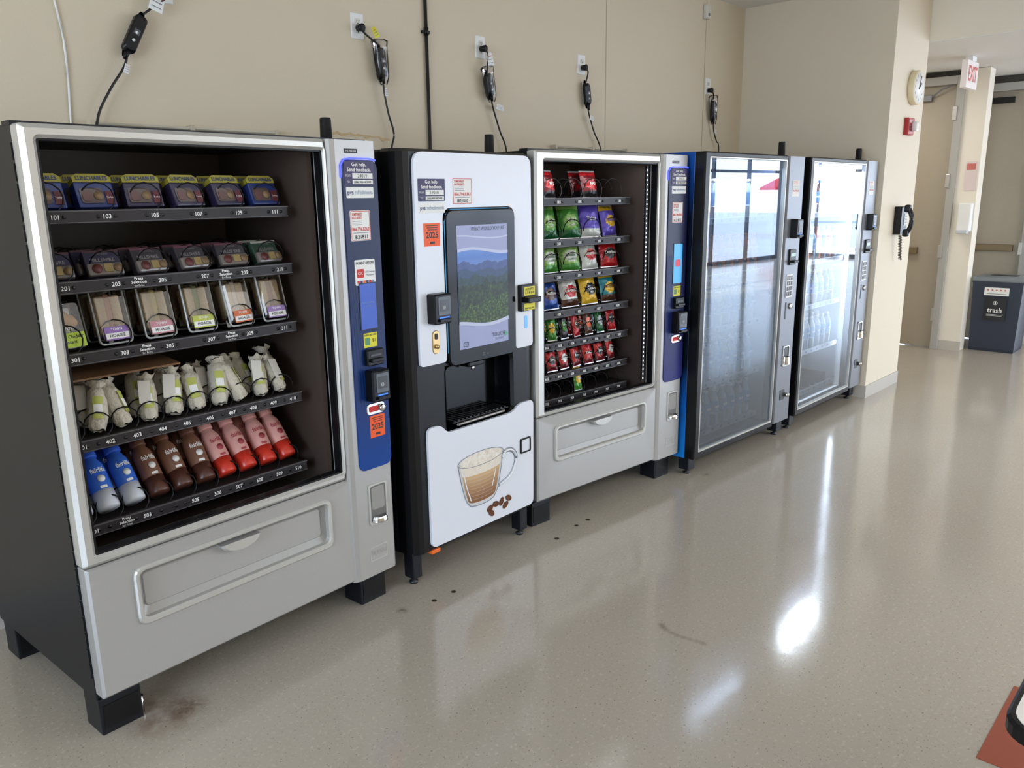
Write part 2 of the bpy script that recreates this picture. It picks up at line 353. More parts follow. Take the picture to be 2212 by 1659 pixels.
E1=snack_machine(dict(M=M1,W=1.19,uc=.97,glass=(.043,.955,.61,1.79),rec=(.137,.885,.335,.526),uR=.925,du=0,fw=0,t1="24019",t2="IR21811",pay=True,scr=(1.146,1.316),scrc=(40,72,160),ant=(1.12,.18,1.83),fascia=fas1,
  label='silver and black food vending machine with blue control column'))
z5=[1.60,1.40,1.19,.925,.655]
c6=[.10,.245,.39,.535,.68,.82];c10=[.075+.083*i for i in range(10)]
def lab6(r): return [("%d%02d"%(r,2*i+1),c6[i]+.0) for i in range(6)]
shelf(E1,.035,.875,z5[0],c6,lab6(1),.042)
shelf(E1,.035,.875,z5[1],c6,[(t,c) for t,c in lab6(2)]+[('P',.315),('P',.61)],.042)
shelf(E1,.035,.875,z5[2],c6,lab6(3)+[('P',.315),('P',.61)],.042)
shelf(E1,.035,.875,z5[3],c10,[("4%02d"%(i+1),c10[i]+.01) for i in range(10)],.036)
shelf(E1,.035,.875,z5[4],c10,[("5%02d"%(i+1),c10[i]+.01) for i in (0,2,4,5,6,7,8,9)]+[('P',.185)],.036)
def lamp(name,mw,sx,sy,e,c=(1,1,1),portal=False):
    l=bpy.data.lights.new(name,'AREA');l.shape='RECTANGLE';l.size=sx;l.size_y=sy;l.energy=e;l.color=c
    if portal: l.cycles.is_portal=True
    o=bpy.data.objects.new(name,l);COL.objects.link(o);o.matrix_world=mw;return o
# ------------------------------------------------ products
def place(me,name,Mm,u,v,z,tx,label,cat,group,rz=0,sc=1):
    o=bpy.data.objects.new(name,me);COL.objects.link(o);o.matrix_world=Mm@T(u,v,z)@RZ(rz)@RX(tx)@SC(sc)
    thing(o,label,cat,group);return o
def lunch_mesh(body):  # kit colours darkened: shade of the dim upper shelves painted in
    b=MB();b.box(-.055,.055,-.02,.02,0,.08,body,.004);top=[(-.055,.079),(.055,.079),(.055,.095),(.04,.106),(-.04,.106),(-.055,.095)]
    b.poly(top,-.021,.018,P('lunch_yellow',(148,140,50),.5));b.text("LUNCHABLES",0,.091,.018,-.0225,navy,fit=.09,bold=True)
    b.rr(-.045,.02,.012,.06,.008,-.0225,-.02,P('lunch_window',(84,72,68),.3));b.rr(-.04,-.012,.018,.05,.008,-.024,-.022,P('lunch_ham',(96,66,64),.4));b.lathe([(.014,0),(.014,.002)],P('cracker',(130,106,76),.6),14,T(.006,-.0225,.035)@RX(90))
    b.box(.026,.05,-.0225,-.02,.01,.05,P('lunch_red',(90,36,42),.5));b.text("Turkey",.038,.03,.008,-.0232,wht,fit=.022);return b.mesh('lunch_kit')
LK=[lunch_mesh(P('lunch_blue',(34,50,108),.35)),lunch_mesh(P('lunch_purple',(46,40,66),.35))]
for i,c in enumerate(c6):
    for d in (0,.09): place(LK[0 if i in(0,1,5) else 1],'lunch_kit',M1,c,.165+d,z5[0]+.004,-24,'boxed lunch kit with yellow top on a coil','packaged food','boxed lunch kits on the top shelf',random.uniform(-10,10))
mp=P('muted_print',(140,136,138),.5)  # tray print and cards also carry the dim interior's shade in their colour
def meat_mesh(c1,c2):
    b=MB();b.box(-.052,.052,-.008,.02,0,.085,c1,.003);b.box(-.052,.052,-.02,.0,0,.04,P('tray_clear',(120,112,108),.15),.006);b.text("HILLSHIRE",0,.052,.016,-.0095,mp,fit=.075,bold=True);b.text("SNACKING",0,.072,.008,-.0095,mp,fit=.045)
    b.lathe([(.015,0),(.015,.003)],P('salami',(100,54,50),.5),14,T(-.025,-.02,.02)@RX(90));b.rr(-.005,.02,.008,.034,.004,-.023,-.02,P('cheese',(150,130,84),.5));b.lathe([(.013,0),(.013,.003)],MC['cracker'],14,T(.035,-.02,.02)@RX(90))
    b.box(-.052,.052,-.0092,-.0085,.077,.085,c2);return b.mesh('snack_tray')
MT=[meat_mesh(P('plum_card',(50,48,72),.4),P('m_a',(80,54,60),.5)),meat_mesh(P('plum_card2',(58,54,58),.4),P('m_b',(100,60,74),.5)),meat_mesh(P('green_card',(50,74,60),.4),P('m_c',(170,170,160),.5))]
for i,c in enumerate(c6):
    for d in (0,.08): place(MT[[0,0,1,1,1,2][i]],'snack_tray',M1,c,.165+d,z5[1]+.004,-28,'small meat and cheese snack tray in a coil','packaged food','snack trays on the second shelf',random.uniform(-9,9))
clearp=glassmat('clear_film',(.93,.93,.93),1.5)
def sandw_mesh(lc,fill):
    b=MB();bread=P('bread',(198,178,146),.8,bump=.5,bs=200)
    b.box(-.036,-.007,-.018,.03,.03,.138,bread,.006);b.box(.007,.036,-.018,.03,.03,.138,bread,.006);b.box(-.009,.009,-.016,.028,.028,.142,fill,.004)
    b.loft([rl(-.046,.046,.0,.165,.012,.035),rl(-.045,.045,.002,.163,.012,-.02),rl(-.038,.038,.01,.155,.012,-.03)],clearp,True,False)
    b.add(rl(-.038,.038,.01,.155,.012,-.0301),[tuple(range(20))],clearp)
    b.ring((-.048,.048,-.001,.167),(-.044,.044,.004,.162),.013,.01,-.024,-.018,P('pack_rim',(190,193,192),.2),b=.002)
    b.box(-.034,.034,-.033,-.031,.010,.048,lc,.0005);b.text("TOWN",0,.040,.010,-.0335,wht,fit=.06,bold=True);b.box(-.032,.032,-.034,-.033,.014,.03,wht)
    b.text("HOAGIE",0,.022,.012,-.0345,dark,fit=.055,bold=True);return b.mesh('sandwich_pack')
lc=[P('lab_green',(180,206,50),.5),P('lab_violet',(140,104,176),.5),P('lab_pink',(194,134,144),.5),P('lab_lime',(180,188,80),.5),P('lab_orange',(206,106,54),.5),P('lab_violet2',(155,124,184),.5)]
fi=[P('fil_y',(205,182,112),.6),P('fil_ham',(180,138,118),.6),P('fil_egg',(205,192,138),.6),P('fil_gr',(140,150,100),.6),P('fil_w',(195,182,165),.6),P('fil_h2',(172,142,124),.6)]
def crois_mesh():
    b=MB();cr=P('croissant',(186,144,86),.6,var=.25,vs=60)
    lo=[]
    for k in range(11):
        t=k/10;x=-.05+.1*t;r=.024*sin(pi*(.12+.76*t))+.004*(k%2)
        lo.append([(x,.0+r*.9*cos(2*pi*j/12),.075+.012*sin(pi*t)+r*sin(2*pi*j/12)) for j in range(12)])
    b.loft(lo,cr,smooth=True);b.rr(-.055,.055,.0,.13,.015,-.026,.028,clearp,b=.004);b.box(-.05,.05,-.0275,-.0265,.006,.046,lc[0]);b.text("Turkey & Cheddar",0,.035,.013,-.028,dark,fit=.092,bold=True);b.text("Croissant",0,.021,.013,-.028,dark,bold=True);b.text("TOWN",0,.058,.013,-.028,wht,bold=True)
    return b.mesh('sandwich_pack')
for i,c in enumerate(c6):
    me=crois_mesh() if i==0 else sandw_mesh(lc[i],fi[i])
    for d in (0,.085): place(me,'sandwich_pack',M1,c,.17+d,z5[2]+.004,-14,['croissant sandwich in clear pack with green label','sandwich wedge in clear pack with violet label','sandwich wedge in clear pack with pink label','chicken sandwich in clear pack with lime label','sandwich wedge in clear pack with orange label','sandwich in clear pack with pale violet label'][i],'sandwich','wrapped sandwiches on the middle shelf',random.uniform(-9,9),1.1)
def wrap_mesh(seed):
    random.seed(seed);b=MB();paper=P('wrap_paper',(204,197,180),.6,bump=.6,bs=90);lo=[]
    for r,z in ((.016,0),(.025,.008),(.027,.04),(.026,.09),(.025,.115),(.019,.125),(.013,.133),(.026,.150)):
        lo.append([((r+random.uniform(-.004,.004)*(1+z*9))*cos(2*pi*k/14),(r*(.5 if z>.14 else .9)+random.uniform(-.003,.003))*sin(2*pi*k/14),z+random.uniform(-.004,.004)*(1+z*8)) for k in range(14)])
    b.loft(lo,paper,smooth=True);a=230+seed*12
    b.lathe([(.0285,.03),(.0290,.10)],P('wrap_label',(182,188,92),.5),10,T(0,0,0),a,a+60,cap=False)
    b.lathe([(.0290,.05),(.0293,.075)],wht,8,None,a+5,a+55,cap=False)
    if seed%2: b.poly([(-.026,.045),(.006,.04),(.012,.115),(-.022,.12)],-.031,-.030,P('wrap_flap',(216,212,202),.5))
    return b.mesh('sandwich_wrap')
WM=[wrap_mesh(k) for k in range(5)]
random.seed(12)
for i,c in enumerate(c10):
    for d in (0,.075): place(WM[(i*2+int(d*20))%5],'sandwich_wrap',M1,c,.16+d,z5[3]+.012,-30,'paper wrapped tortilla roll with yellow-green label','wrap','tortilla wraps on the fourth shelf',random.uniform(-30,30),random.uniform(.98,1.12))
def bottle_mesh(cap,body,low,face,txt):
    b=MB();b.lathe([(.026,0),(.028,.004),(.028,.05)],low,18);b.lathe([(.028,.05),(.0285,.055),(.0285,.110),(.0265,.125),(.021,.138),(.0175,.146),(.017,.152)],body,18,cap=False)
    b.lathe([(.0205,.150),(.0212,.152),(.0212,.176),(.0195,.179)],cap,18)
    def wp(x,z,r=.0291): return (r*sin(x/r),-r*cos(x/r),z)
    b.text(txt,0,.105,.019,0,face,fit=.040,bold=True,warp=wp)
    b.lathe([(.010,0),(.010,.0006)],face,12,T(0,-.0284,.080)@RX(90));b.lathe([(.0287,.053),(.0288,.060)],face,6,None,250,285,cap=False);return b.mesh('milk_bottle')
bl=bottle_mesh(P('cap_blue',(60,104,220),.35),P('bot_blue',(56,106,206),.3),P('bot_white',(205,210,220),.3),wht,"fairlife")
br=bottle_mesh(P('cap_brown',(118,78,62),.35),P('bot_brown',(124,86,68),.3),P('bot_choc',(82,48,38),.3),wht,"fairlife")
pk=bottle_mesh(P('cap_pink',(226,166,160),.35),P('bot_pink',(214,158,150),.3),P('bot_red',(202,54,38),.3),P('txt_red',(160,60,70),.5),"fairlife")
for i,c in enumerate(c10):
    me,ll=((bl,'blue flavoured milk bottle leaning back in its coil') if i<3 else (br,'brown chocolate milk bottle leaning back in its coil') if i<6 else (pk,'pink strawberry milk bottle leaning back in its coil'))
    for d in (0,.085,.17): place(me,'milk_bottle',M1,c,.155+d,z5[4]+.024,-38,ll,'bottle','milk bottles on the bottom shelf',random.uniform(-6,6),1.2)
b=MB();b.box(-.19,.19,-.10,.12,0,.006,P('kraft_card',(120,86,56),.7,var=.1));thing(b.obj('cardboard_sheet',None,None,M1@T(.25,.25,1.112)@RX(6)),'flat brown cardboard sheet lying over the wraps','cardboard')
# bags
def bag_mesh(w,h,d,c1,c2,c3,txt,tc,seed,name='snack_bag',sub=None):
    random.seed(seed);nx,nz=12,18;b=MB();V=[]
    for side in (-1,1):
        for k in range(nz+1):
            for i in range(nx+1):
                x=2*i/nx-1;z=2*k/nz-1
                ww=w/2*(1-.07*(1-z*z));t=d/2*(1-abs(x)**3)*(1-abs(z)**4)
                cr=(.006*noise.noise(Vector((x*3+seed,z*4,side)))+.004*noise.noise(Vector((x*8+seed,z*9,side))))*min(1,t*200)
                V.append((x*ww,side*(t+cr)+.001*side,h/2+z*h/2))
    n1=(nx+1)*(nz+1)
    groups={}
    for s,side in enumerate((-1,1)):
        for k in range(nz):
            for i in range(nx):
                a=s*n1+k*(nx+1)+i;f=(a,a+1,a+nx+2,a+nx+1) if s==0 else (a+1,a,a+nx+1,a+nx+2)
                x=(i+.5)/nx*2-1;z=(k+.5)/nz*2-1
                m=c1
                if z>.62: m=c2
                if z<-.55 : m=c3
                if x*x*1.2+(z+.05)**2*3.2<.5 and s==0: m=c2
                groups.setdefault(m,[]).append(f)
    base=len(b.v);b.v+=V
    for m,fs in groups.items():
        k=b.mi(m)
        for f in fs: b.f.append([base+q for q in f]);b.m.append(k);b.sm.append(True)
    rim=P('foil_edge',(190,190,195),.25,.7);b.box(-w/2*.98,w/2*.98,-.0015,.0015,h-.001,h+.006,rim);b.box(-w/2*.98,w/2*.98,-.0015,.0015,-.004,.001,rim)
    def wp(x,z):
        xx=x/(w/2);zz=(z-h/2)/(h/2);return (x,-(d/2*(1-min(1,abs(xx))**3)*(1-min(1,abs(zz))**4)+.007),z)
    b.text(txt,0,h*.5,min(h*.16,w*.28),0,tc,fit=w*.7,bold=True,warp=wp)
    if sub: b.text(sub,0,h*.36,h*.085,0,tc,fit=w*.6,bold=True,warp=wp)
    return b.mesh(name)
def BP(n,c): return P('foil_'+n,c,.28,.15,bump=.35,bs=45)
cr_=BP('red',(172,26,30));cg=BP('green',(66,134,48));cdg=BP('dgreen',(24,88,46));cp=BP('purple',(90,74,176));co_=BP('orange',(208,78,24));cw=BP('white',(200,203,196));cb=BP('blue',(36,74,154));cy=BP('yellow',(214,172,44));ck=BP('black',(26,24,28));clg=BP('lgreen',(130,172,88));ctl=BP('teal',(30,120,132));cbr=BP('brown',(78,48,34));csv=BP('silver',(160,162,172));cdr=BP('dred',(106,24,30))
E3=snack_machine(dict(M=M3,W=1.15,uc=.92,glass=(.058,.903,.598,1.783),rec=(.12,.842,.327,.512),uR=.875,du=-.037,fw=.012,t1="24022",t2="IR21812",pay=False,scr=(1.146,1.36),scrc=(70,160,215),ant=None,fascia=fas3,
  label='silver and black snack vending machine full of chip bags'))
z7=[1.61,1.41,1.245,1.06,.90,.74,.61]
c5=[.115,.265,.415,.565,.72];c8=[.085+.093*i for i in range(8)]
for r,z in enumerate(z7):
    cc=c5 if r<4 else c8
    lb=[("%d%02d"%(r+1,2*i+1),c) for i,c in enumerate(cc)] if r<4 else [("%d%02d"%(r+1,i+1),c) for i,c in enumerate(cc)]
    shelf(E3,.05,.81,z,cc,lb,.05 if r<4 else .036)
B={}
B['dr']=bag_mesh(.115,.125,.045,cdr,cr_,ck,"BBQ",cw,12)
B['or']=bag_mesh(.12,.15,.05,co_,cr_,co_,"Cheetos",cy,1);B['g1']=bag_mesh(.13,.165,.05,cg,clg,cdg,"SUN",cw,2,sub="CHIPS");B['pu']=bag_mesh(.135,.17,.05,cp,cp,cw,"Takis",cw,3);B['pu2']=bag_mesh(.125,.15,.05,cp,cy,cp,"Funyuns",cp,4)
B['j']=bag_mesh(.13,.145,.05,clg,cw,cg,"Vickie's",cdg,5,sub="JALAPEÑO");B['wr']=bag_mesh(.125,.145,.05,cw,cr_,cw,"Smartfood",cw,6);B['r']=bag_mesh(.12,.14,.05,cr_,ck,cr_,"Doritos",cw,7)
B['b']=bag_mesh(.125,.15,.05,cb,cbr,cb,"Ruffles",cw,8);B['gd']=bag_mesh(.13,.155,.05,cw,cr_,cbr,"Gardetto's",cw,9);B['cx']=bag_mesh(.125,.155,.05,cy,ck,cy,"Chex",cw,10,sub="MIX");B['lb']=bag_mesh(.115,.145,.05,ctl,cy,cbr,"Munchies",cbr,11)
nm={'or':'orange','g1':'green','pu':'purple','pu2':'purple and yellow','j':'pale green and white','wr':'white and red','r':'red','b':'blue','gd':'white and red','cx':'yellow and black','lb':'teal and yellow','dr':'dark red'}
layout=[['dr','dr',None,'dr',None],['or','g1','g1','pu','pu2'],['wr','j','j','wr','r'],['r','b','gd','cx','lb']]
for r,row in enumerate(layout):
    for i,k in enumerate(row):
        if not k: continue
        for d in (0,.08): place(B[k],'snack_bag',M3,c5[i],.17+d,z7[r]+.006,-14,nm[k]+' bag of chips hanging in a coil','snack bag','chip bags on the snack machine shelves',random.uniform(-16,16),1.04)
K=[bag_mesh(.06,.13,.024,a,b_,c_,t,cw,20+q,'candy_bar') for q,(a,b_,c_,t) in enumerate([(cp,csv,cp,"Bar"),(csv,cb,csv,"Mint"),(cg,cy,cg,"Sour"),(ck,cg,ck,"Nut"),(cr_,cbr,cr_,"Crisp"),(cbr,co_,cbr,"Choc"),(cdg,csv,cdg,"Bar"),(cr_,ck,cr_,"Kick")])]
R6=[bag_mesh(.078,.115,.025,cr_,a,cdr,t,cw,40+q,'candy_pack') for q,(a,t) in enumerate([(ck,"Rolos"),(cr_,"KitKat"),(ck,"Jerky"),(cw,"Skittles")])]
kn=['purple','silver','green','black and green','red and brown','brown','dark green','red']
for i,c in enumerate(c8):
    for d in (0,.06):
        place(K[i],'candy_bar',M3,c,.16+d,z7[4]+.006,-14,kn[i]+' wrapped candy bar standing in a coil','candy','candy bars on the fifth shelf',random.uniform(-16,16))
        place(R6[i%4],'candy_pack',M3,c,.16+d,z7[5]+.006,-14,'red candy packet standing in a coil','candy','red candy packets on the sixth shelf',random.uniform(-16,16))
place(K[2],'candy_bar',M3,c8[4],.15,z7[6]+.006,-8,'single green packet on the nearly empty bottom shelf','candy','candy bars on the fifth shelf')
b=MB();ledw=P('led_white',(225,240,255),.5,em=1.8)
b.box(.845,.86,.03,.04,.62,1.77,blkp)
for k in range(46): b.box(.850,.855,.028,.031,.63+k*.0248,.638+k*.0248,ledw)
b.obj('light_strip',E3,'white dotted light strip inside the door')
lamp('cabinet_fill',M3@T(.45,.06,1.77)@RX(25),.75,.03,.9,(.92,.97,1))
lamp('cabinet_fill',M1@T(.46,.06,1.785)@RX(25),.8,.03,.25,(.95,.97,1))  # added fill; this cabinet shows no lamp of its own
# ------------------------------------------------ coffee machine
E2=empty('coffee_machine',M2,'black and white hot drink machine with touchscreen and cup picture','coffee machine')
b=MB()
L,Rr=-.07,.728
b.box(L,Rr,.10,.84,.13,1.81,blk,.01)
prof=lambda x0,x1,yb,l,r:[(x0,yb)]+([(x0,.05),(x0+.008,.02),(x0+.03,.004),(x0+.055,.0)] if l else [(x0,0)])+([(x1-.055,0),(x1-.03,.004),(x1-.008,.02),(x1,.05)] if r else [(x1,0)])+[(x1,yb)]
def ext(pr,z0,z1,m,sm=False): b.loft([[(x,y,z0) for x,y in pr],[(x,y,z1) for x,y in pr]],m)
ext(prof(L,.14,.10,1,0),.14,1.80,blkp);ext(prof(.575,Rr,.10,0,1),.14,1.80,blkp)
b.box(.14,.575,0,.1,.935,1.80,blkp);b.box(.14,.575,0,.1,.14,.64,blkp)
b.loft([[(x,y,1.80) for x,y in prof(L,Rr,.10,1,1)],[(x,y*.8+.02,1.812) for x,y in prof(L+.01,Rr-.01,.10,1,1)]],blkp)
b.obj('cabinet',E2,'black cabinet with rounded front corners')
b=MB();b.box(.14,.575,.09,.095,.64,.935,blkg)
b.loft([rl(.14,.575,.64,.935,.03,-.004),rl(.15,.565,.65,.925,.03,.01),rl(.17,.545,.67,.92,.03,.088)],blkg,False,True)
b.box(.18,.54,.0,.085,.672,.68,blkp,.003)
for k in range(14): b.box(.19+k*.025,.2+k*.025,.005,.08,.68,.684,P('grille_steel',(70,70,72),.3,.8))
b.box(.30,.40,.015,.075,.90,.93,blkp,.006);b.cyl((.35,.04,.88),(.35,.04,.90),.008,.008,chrome,10);b.tube([(.2+.3*k/10,-.008,.668+.0*k) for k in range(11)],.006,P('grille_light',(150,145,140),.35,.6))
b.obj('dispensing_niche',E2,'black dispensing niche with drip grille')
b=MB();pts=[(-.004,.955,.02),(.145,.955,.02),(.145,1.50,0),(.145,1.585,.05),(.585,1.585,.05),(.585,1.50,0),(.585,.945,.02),(.705,.945,.02),(.700,1.80,.05),(.0,1.80,.05)]
lo=fillet(pts,-.012);b.loft([[(x,-.012,z) for x,_,z in lo],[(x,.002,z) for x,_,z in lo]],white)
b.obj('upper_panel',E2,'glossy white upper panel')
b=MB();pts=[(.02,.155,.03),(.70,.155,.03),(.706,.68,.03),(.60,.68,.03),(.56,.648,.03),(.13,.648,.03),(.10,.69,.03),(.02,.69,.03)]
lo=fillet(pts,-.012);b.loft([[(x,-.012,z) for x,_,z in lo],[(x,.002,z) for x,_,z in lo]],white)
lp=b.obj('lower_panel',E2,'glossy white lower panel')
b=MB();b.rr(.152,.582,.928,1.578,.04,-.02,.0,blkg,b=.006);b.tube([(.152,-.014,.99),(.152,-.014,1.53),(.16,-.014,1.56),(.19,-.014,1.578),(.54,-.014,1.578)],.0016,P('cyan_edge',(60,140,190),.4,em=.4));sc=b.obj('touchscreen',E2,'tall touchscreen showing a mountain landscape')
b=MB();x0,x1,z0,z1=.213,.523,.995,1.512;ys=-.0215
b.box(x0,x1,ys,ys+.001,z0,z1,P('screen_lilac',(146,152,186),.3,em=.25,spec=.2))
def wave(x,ph,am): return am*sin((x-x0)/(x1-x0)*4.5+ph)
N=24;xs=[x0+(x1-x0)*k/N for k in range(N+1)]
top=[(x,1.40+wave(x,.5,.012)) for x in xs];bot=[(x,1.10+wave(x,2,.012)) for x in reversed(xs)]
b.poly(top+bot,ys-.0004,ys-.0004,gradmat('screen_sky',[(0,(126,146,196)),(.6,(126,146,196)),(.74,(88,120,184)),(.8,(100,134,196))],em=.25,rough=.3,spec=.2))
rm=[noisemat('ridge0',[(.3,(54,72,124)),(.7,(70,88,136))],30,em=.2),noisemat('ridge1',[(.3,(38,58,94)),(.7,(54,76,106))],40,em=.2),noisemat('ridge2',[(.35,(22,44,56)),(.65,(42,68,68))],60,em=.2)]
for q,(zb,amp) in enumerate([(1.355,.025),(1.325,.03),(1.295,.03)]):
    rid=[(x,zb+amp*noise.noise(Vector((x*14+q*9,q,0)))+amp*.4*noise.noise(Vector((x*60,q,3)))) for x in xs]
    b.poly(rid+bot,ys-.0008-.0004*q,ys-.0008-.0004*q,rm[q])
x6=[x0+(x1-x0)*k/90 for k in range(91)]
b.poly([(x,1.265+.03*noise.noise(Vector((x*25,5,0)))+.008*noise.noise(Vector((x*180,2,0)))) for x in x6]+bot,ys-.0022,ys-.0022,noisemat('screen_trees',[(.34,(6,14,8)),(.48,(18,36,16)),(.6,(42,66,26)),(.72,(84,100,54))],65,em=.2,detail=10))
b.poly([(x,1.16+.05*(x-x0)/(x1-x0)+.03*noise.noise(Vector((x*30,8,0)))+.01*noise.noise(Vector((x*200,2,0)))) for x in x6]+bot,ys-.0023,ys-.0023,noisemat('screen_bush',[(.36,(8,14,6)),(.5,(36,58,18)),(.62,(80,106,36)),(.75,(140,154,76))],90,em=.25,detail=10))
sw=P('screen_white',(176,182,206),.3,em=.25,spec=.2)
b.poly([(x,1.40+wave(x,.5,.012)-.002) for x in xs]+[(x,1.40+wave(x,.5,.012)+.010) for x in reversed(xs)],ys-.0024,ys-.0024,sw)
b.poly([(x,1.46+wave(x,1.5,.008)) for x in xs]+[(x,1.466+wave(x,1.5,.008)) for x in reversed(xs)],ys-.001,ys-.001,sw)
b.poly([(x,1.105+wave(x,2,.012)) for x in xs]+[(x,1.09+wave(x,2,.012)) for x in reversed(xs)],ys-.0026,ys-.0026,sw)
sg=P('screen_text',(60,70,90),.5)
b.text("WHAT WOULD YOU LIKE",.40,1.495,.022,ys-.0028,sg,fit=.21);b.text("TOUCH",.455,1.033,.024,ys-.0028,sg);b.text("TO START",.46,1.013,.012,ys-.0028,sg)
b.add([(.497,ys-.003,1.015),(.517,ys-.003,1.029),(.497,ys-.003,1.043)],[(0,1,2)],P('screen_green',(60,150,100),.4,em=.3));b.ring((.235,.265,1.005,1.025),(.237,.263,1.007,1.023),.006,.005,ys-.003,ys-.002,sg,b=.0003);b.text("CC",.25,1.015,.012,ys-.0028,sg)
b.obj('display_image',sc,'lit landscape picture with touch to start prompt')
b=MB();b.text("22",.36,.957,.02,-.0205,grey);b.text("oz",.385,.957,.012,-.0205,grey);b.obj('screen_marking',sc)
# cup print
b=MB();yp=-.0128
cxm=.335;zt=.485;zb_=.285
def half(z):
    t=(z-zb_)/(zt-zb_);return .085+.063*min(1,max(t,0))**.6
prof=[(cxm+half(zb_+(zt-zb_)*k/16),zb_+(zt-zb_)*k/16) for k in range(17)]
rim=[(cxm+.148*cos(pi*k/16),zt+.034*sin(pi*k/16)) for k in range(17)]
lft=[(2*cxm-x,z) for x,z in reversed(prof)];btm=[(cxm-.085*cos(pi*k/10),zb_-.022*sin(pi*k/10)) for k in range(1,10)]
b.poly(prof+rim[1:-1]+lft+btm,yp,yp,P('cup_glass',(206,208,210),.2))
def band(s,za,zc,m,y,n=8):
    def hw(z): return half(z)*s
    R_=[(cxm+hw(za+(zc-za)*k/n),za+(zc-za)*k/n) for k in range(n+1)]
    up=[(cxm+hw(zc)*cos(pi*k/10),zc-.020*sin(pi*k/10)) for k in range(1,10)]
    Lf=[(2*cxm-x,z) for x,z in reversed(R_)]
    dn=[(cxm-hw(za)*cos(pi*k/10),za-.018*sin(pi*k/10)) for k in range(1,10)]
    b.poly(R_+up+Lf+dn,y,y,m)
for k in range(8):
    za=.298+.0168*k;t=k/7;cc_=tuple(int(p_+(q_-p_)*t) for p_,q_ in zip((136,92,56),(206,172,130)));band(.90,za,za+.0175,P('latte_%d'%k,cc_,.35),yp-.0005-.00002*k)
band(.93,.430,.482,P('foam',(226,217,202),.6,var=.1,vs=60),yp-.0008)
b.poly([(cxm+.136*cos(2*pi*k/28),zt+.001+.028*sin(2*pi*k/28)) for k in range(28)],yp-.0010,yp-.0010,noisemat('foam_top',[(.35,(212,200,180)),(.6,(238,233,224))],50))
gl=P('cup_line',(132,136,142),.3);gw=P('cup_highlight',(240,242,245),.2)
def ln(pts,r=.0014,m=gl,dy=.001): b.tube([(x,yp-dy,z) for x,z in pts],r,m,4)
ln([(cxm+.148*cos(2*pi*k/30),zt+.033*sin(2*pi*k/30)) for k in range(31)]);ln(prof);ln(list(reversed(lft)));ln([lft[-1]]+btm+[prof[0]],.002)
ln([(cxm-half(.27+.02*k)*.86,.30+.02*k) for k in range(8)],.003,gw,.0014);ln([(cxm+half(.27+.02*k)*.8,.33+.02*k) for k in range(5)],.002,gw,.0014)
hd=[(cxm+.138,.450),(.50,.475),(.545,.468),(.572,.43),(.558,.385),(.52,.345),(.45,.322)]
def smooth(pts,n=8):
    pts=[Vector(p) for p in pts];o=[]
    for i in range(len(pts)-1):
        p0=pts[max(i-1,0)];p1=pts[i];p2=pts[i+1];p3=pts[min(i+2,len(pts)-1)]
        for k in range(n):
            t=k/n;o.append(.5*((2*p1)+(-p0+p2)*t+(2*p0-5*p1+4*p2-p3)*t*t+(-p0+3*p1-3*p2+p3)*t**3))
    o.append(pts[-1]);return o
hs=[tuple(q) for q in smooth(hd,5)];ln(hs,.008,P('cup_handle',(200,203,207),.2),.0006);ln([(x,z) for x,z in hs],.003,gw,.006);ln([((x-.5)*1.13+.5,(z-.4)*1.12+.4) for x,z in hs],.0012,gl);ln([((x-.5)*.87+.5,(z-.4)*.88+.4) for x,z in hs],.0012,gl)
bn=noisemat('bean',[(.3,(64,34,20)),(.6,(112,68,42)),(.75,(150,100,68))],70);bl2=P('bean_line',(36,20,12),.6)
for x,z,a in ((.385,.225,20),(.425,.235,-10),(.465,.235,60),(.492,.21,30),(.395,.20,-40),(.515,.238,-30)):
    ca,sa=cos(radians(a)),sin(radians(a));b.poly([(x+.022*cos(t)*ca-.014*sin(t)*sa,z+.022*cos(t)*sa+.014*sin(t)*ca) for t in [2*pi*k/16 for k in range(16)]],yp-.002,yp,bn)
    ln([(x-.018*ca,z-.018*sa),(x+.003*sa,z-.003*ca),(x+.018*ca,z+.018*sa)],.0011,bl2)
b.obj('cup_picture',lp,'printed picture of a latte cup with coffee beans')
b=MB();b.ring((.603,.678,.432,.505),(.610,.671,.439,.498),.008,.005,-.02,-.012,blkp,b=.002);b.box(.610,.671,-.015,-.012,.439,.498,white);b.obj('cup_latch',lp,'square latch with black rim')
yf=-.012
sticker_help(E2,.018,.163,1.612,1.698,yf,"17018");sticker_pvs(E2,.02,.16,1.566,1.606,yf);sticker_wrong(E2,.206,.318,1.598,1.702,yf,"IR21810");sticker_2025(E2,.04,.127,1.437,1.527,yf)
card_reader(E2,.043,.142,1.126,1.249,yf)
b=MB();b.rr(.064,.104,.999,1.096,.018,yf-.004,yf,gold,b=.002);b.rr(.076,.092,1.06,1.084,.004,yf-.006,yf-.003,blkp);b.lathe([(.009,0),(.009,.01)],gold,12,T(.084,yf-.003,1.03)@RX(90));b.obj('coin_slot',E2,'brass coin slot and lever')
b=MB();b.rr(.600,.700,1.115,1.235,.006,yf-.022,yf,blkp,b=.004);b.box(.62,.695,yf-.0235,yf-.021,1.185,1.225,yel);b.text("ACCEPTS",.657,1.213,.015,yf-.0242,dark,fit=.06,bold=True);b.text("1, 5 & $10",.657,1.198,.015,yf-.0242,dark,fit=.065,bold=True)
b.box(.612,.70,yf-.06,yf-.02,1.155,1.18,blkp,.004);b.box(.62,.695,yf-.0235,yf-.021,1.118,1.15,yel);b.text("INSERT BILL HERE",.657,1.126,.011,yf-.0242,dark,fit=.065,bold=True);b.obj('bill_acceptor',E2,'black bill acceptor with yellow stickers')
b=MB();b.rr(.645,.665,1.03,1.09,.008,yf-.003,yf,P('led_panel',(90,160,220),.3,em=.5));b.obj('coin_light',E2,'small blue lit indicator')
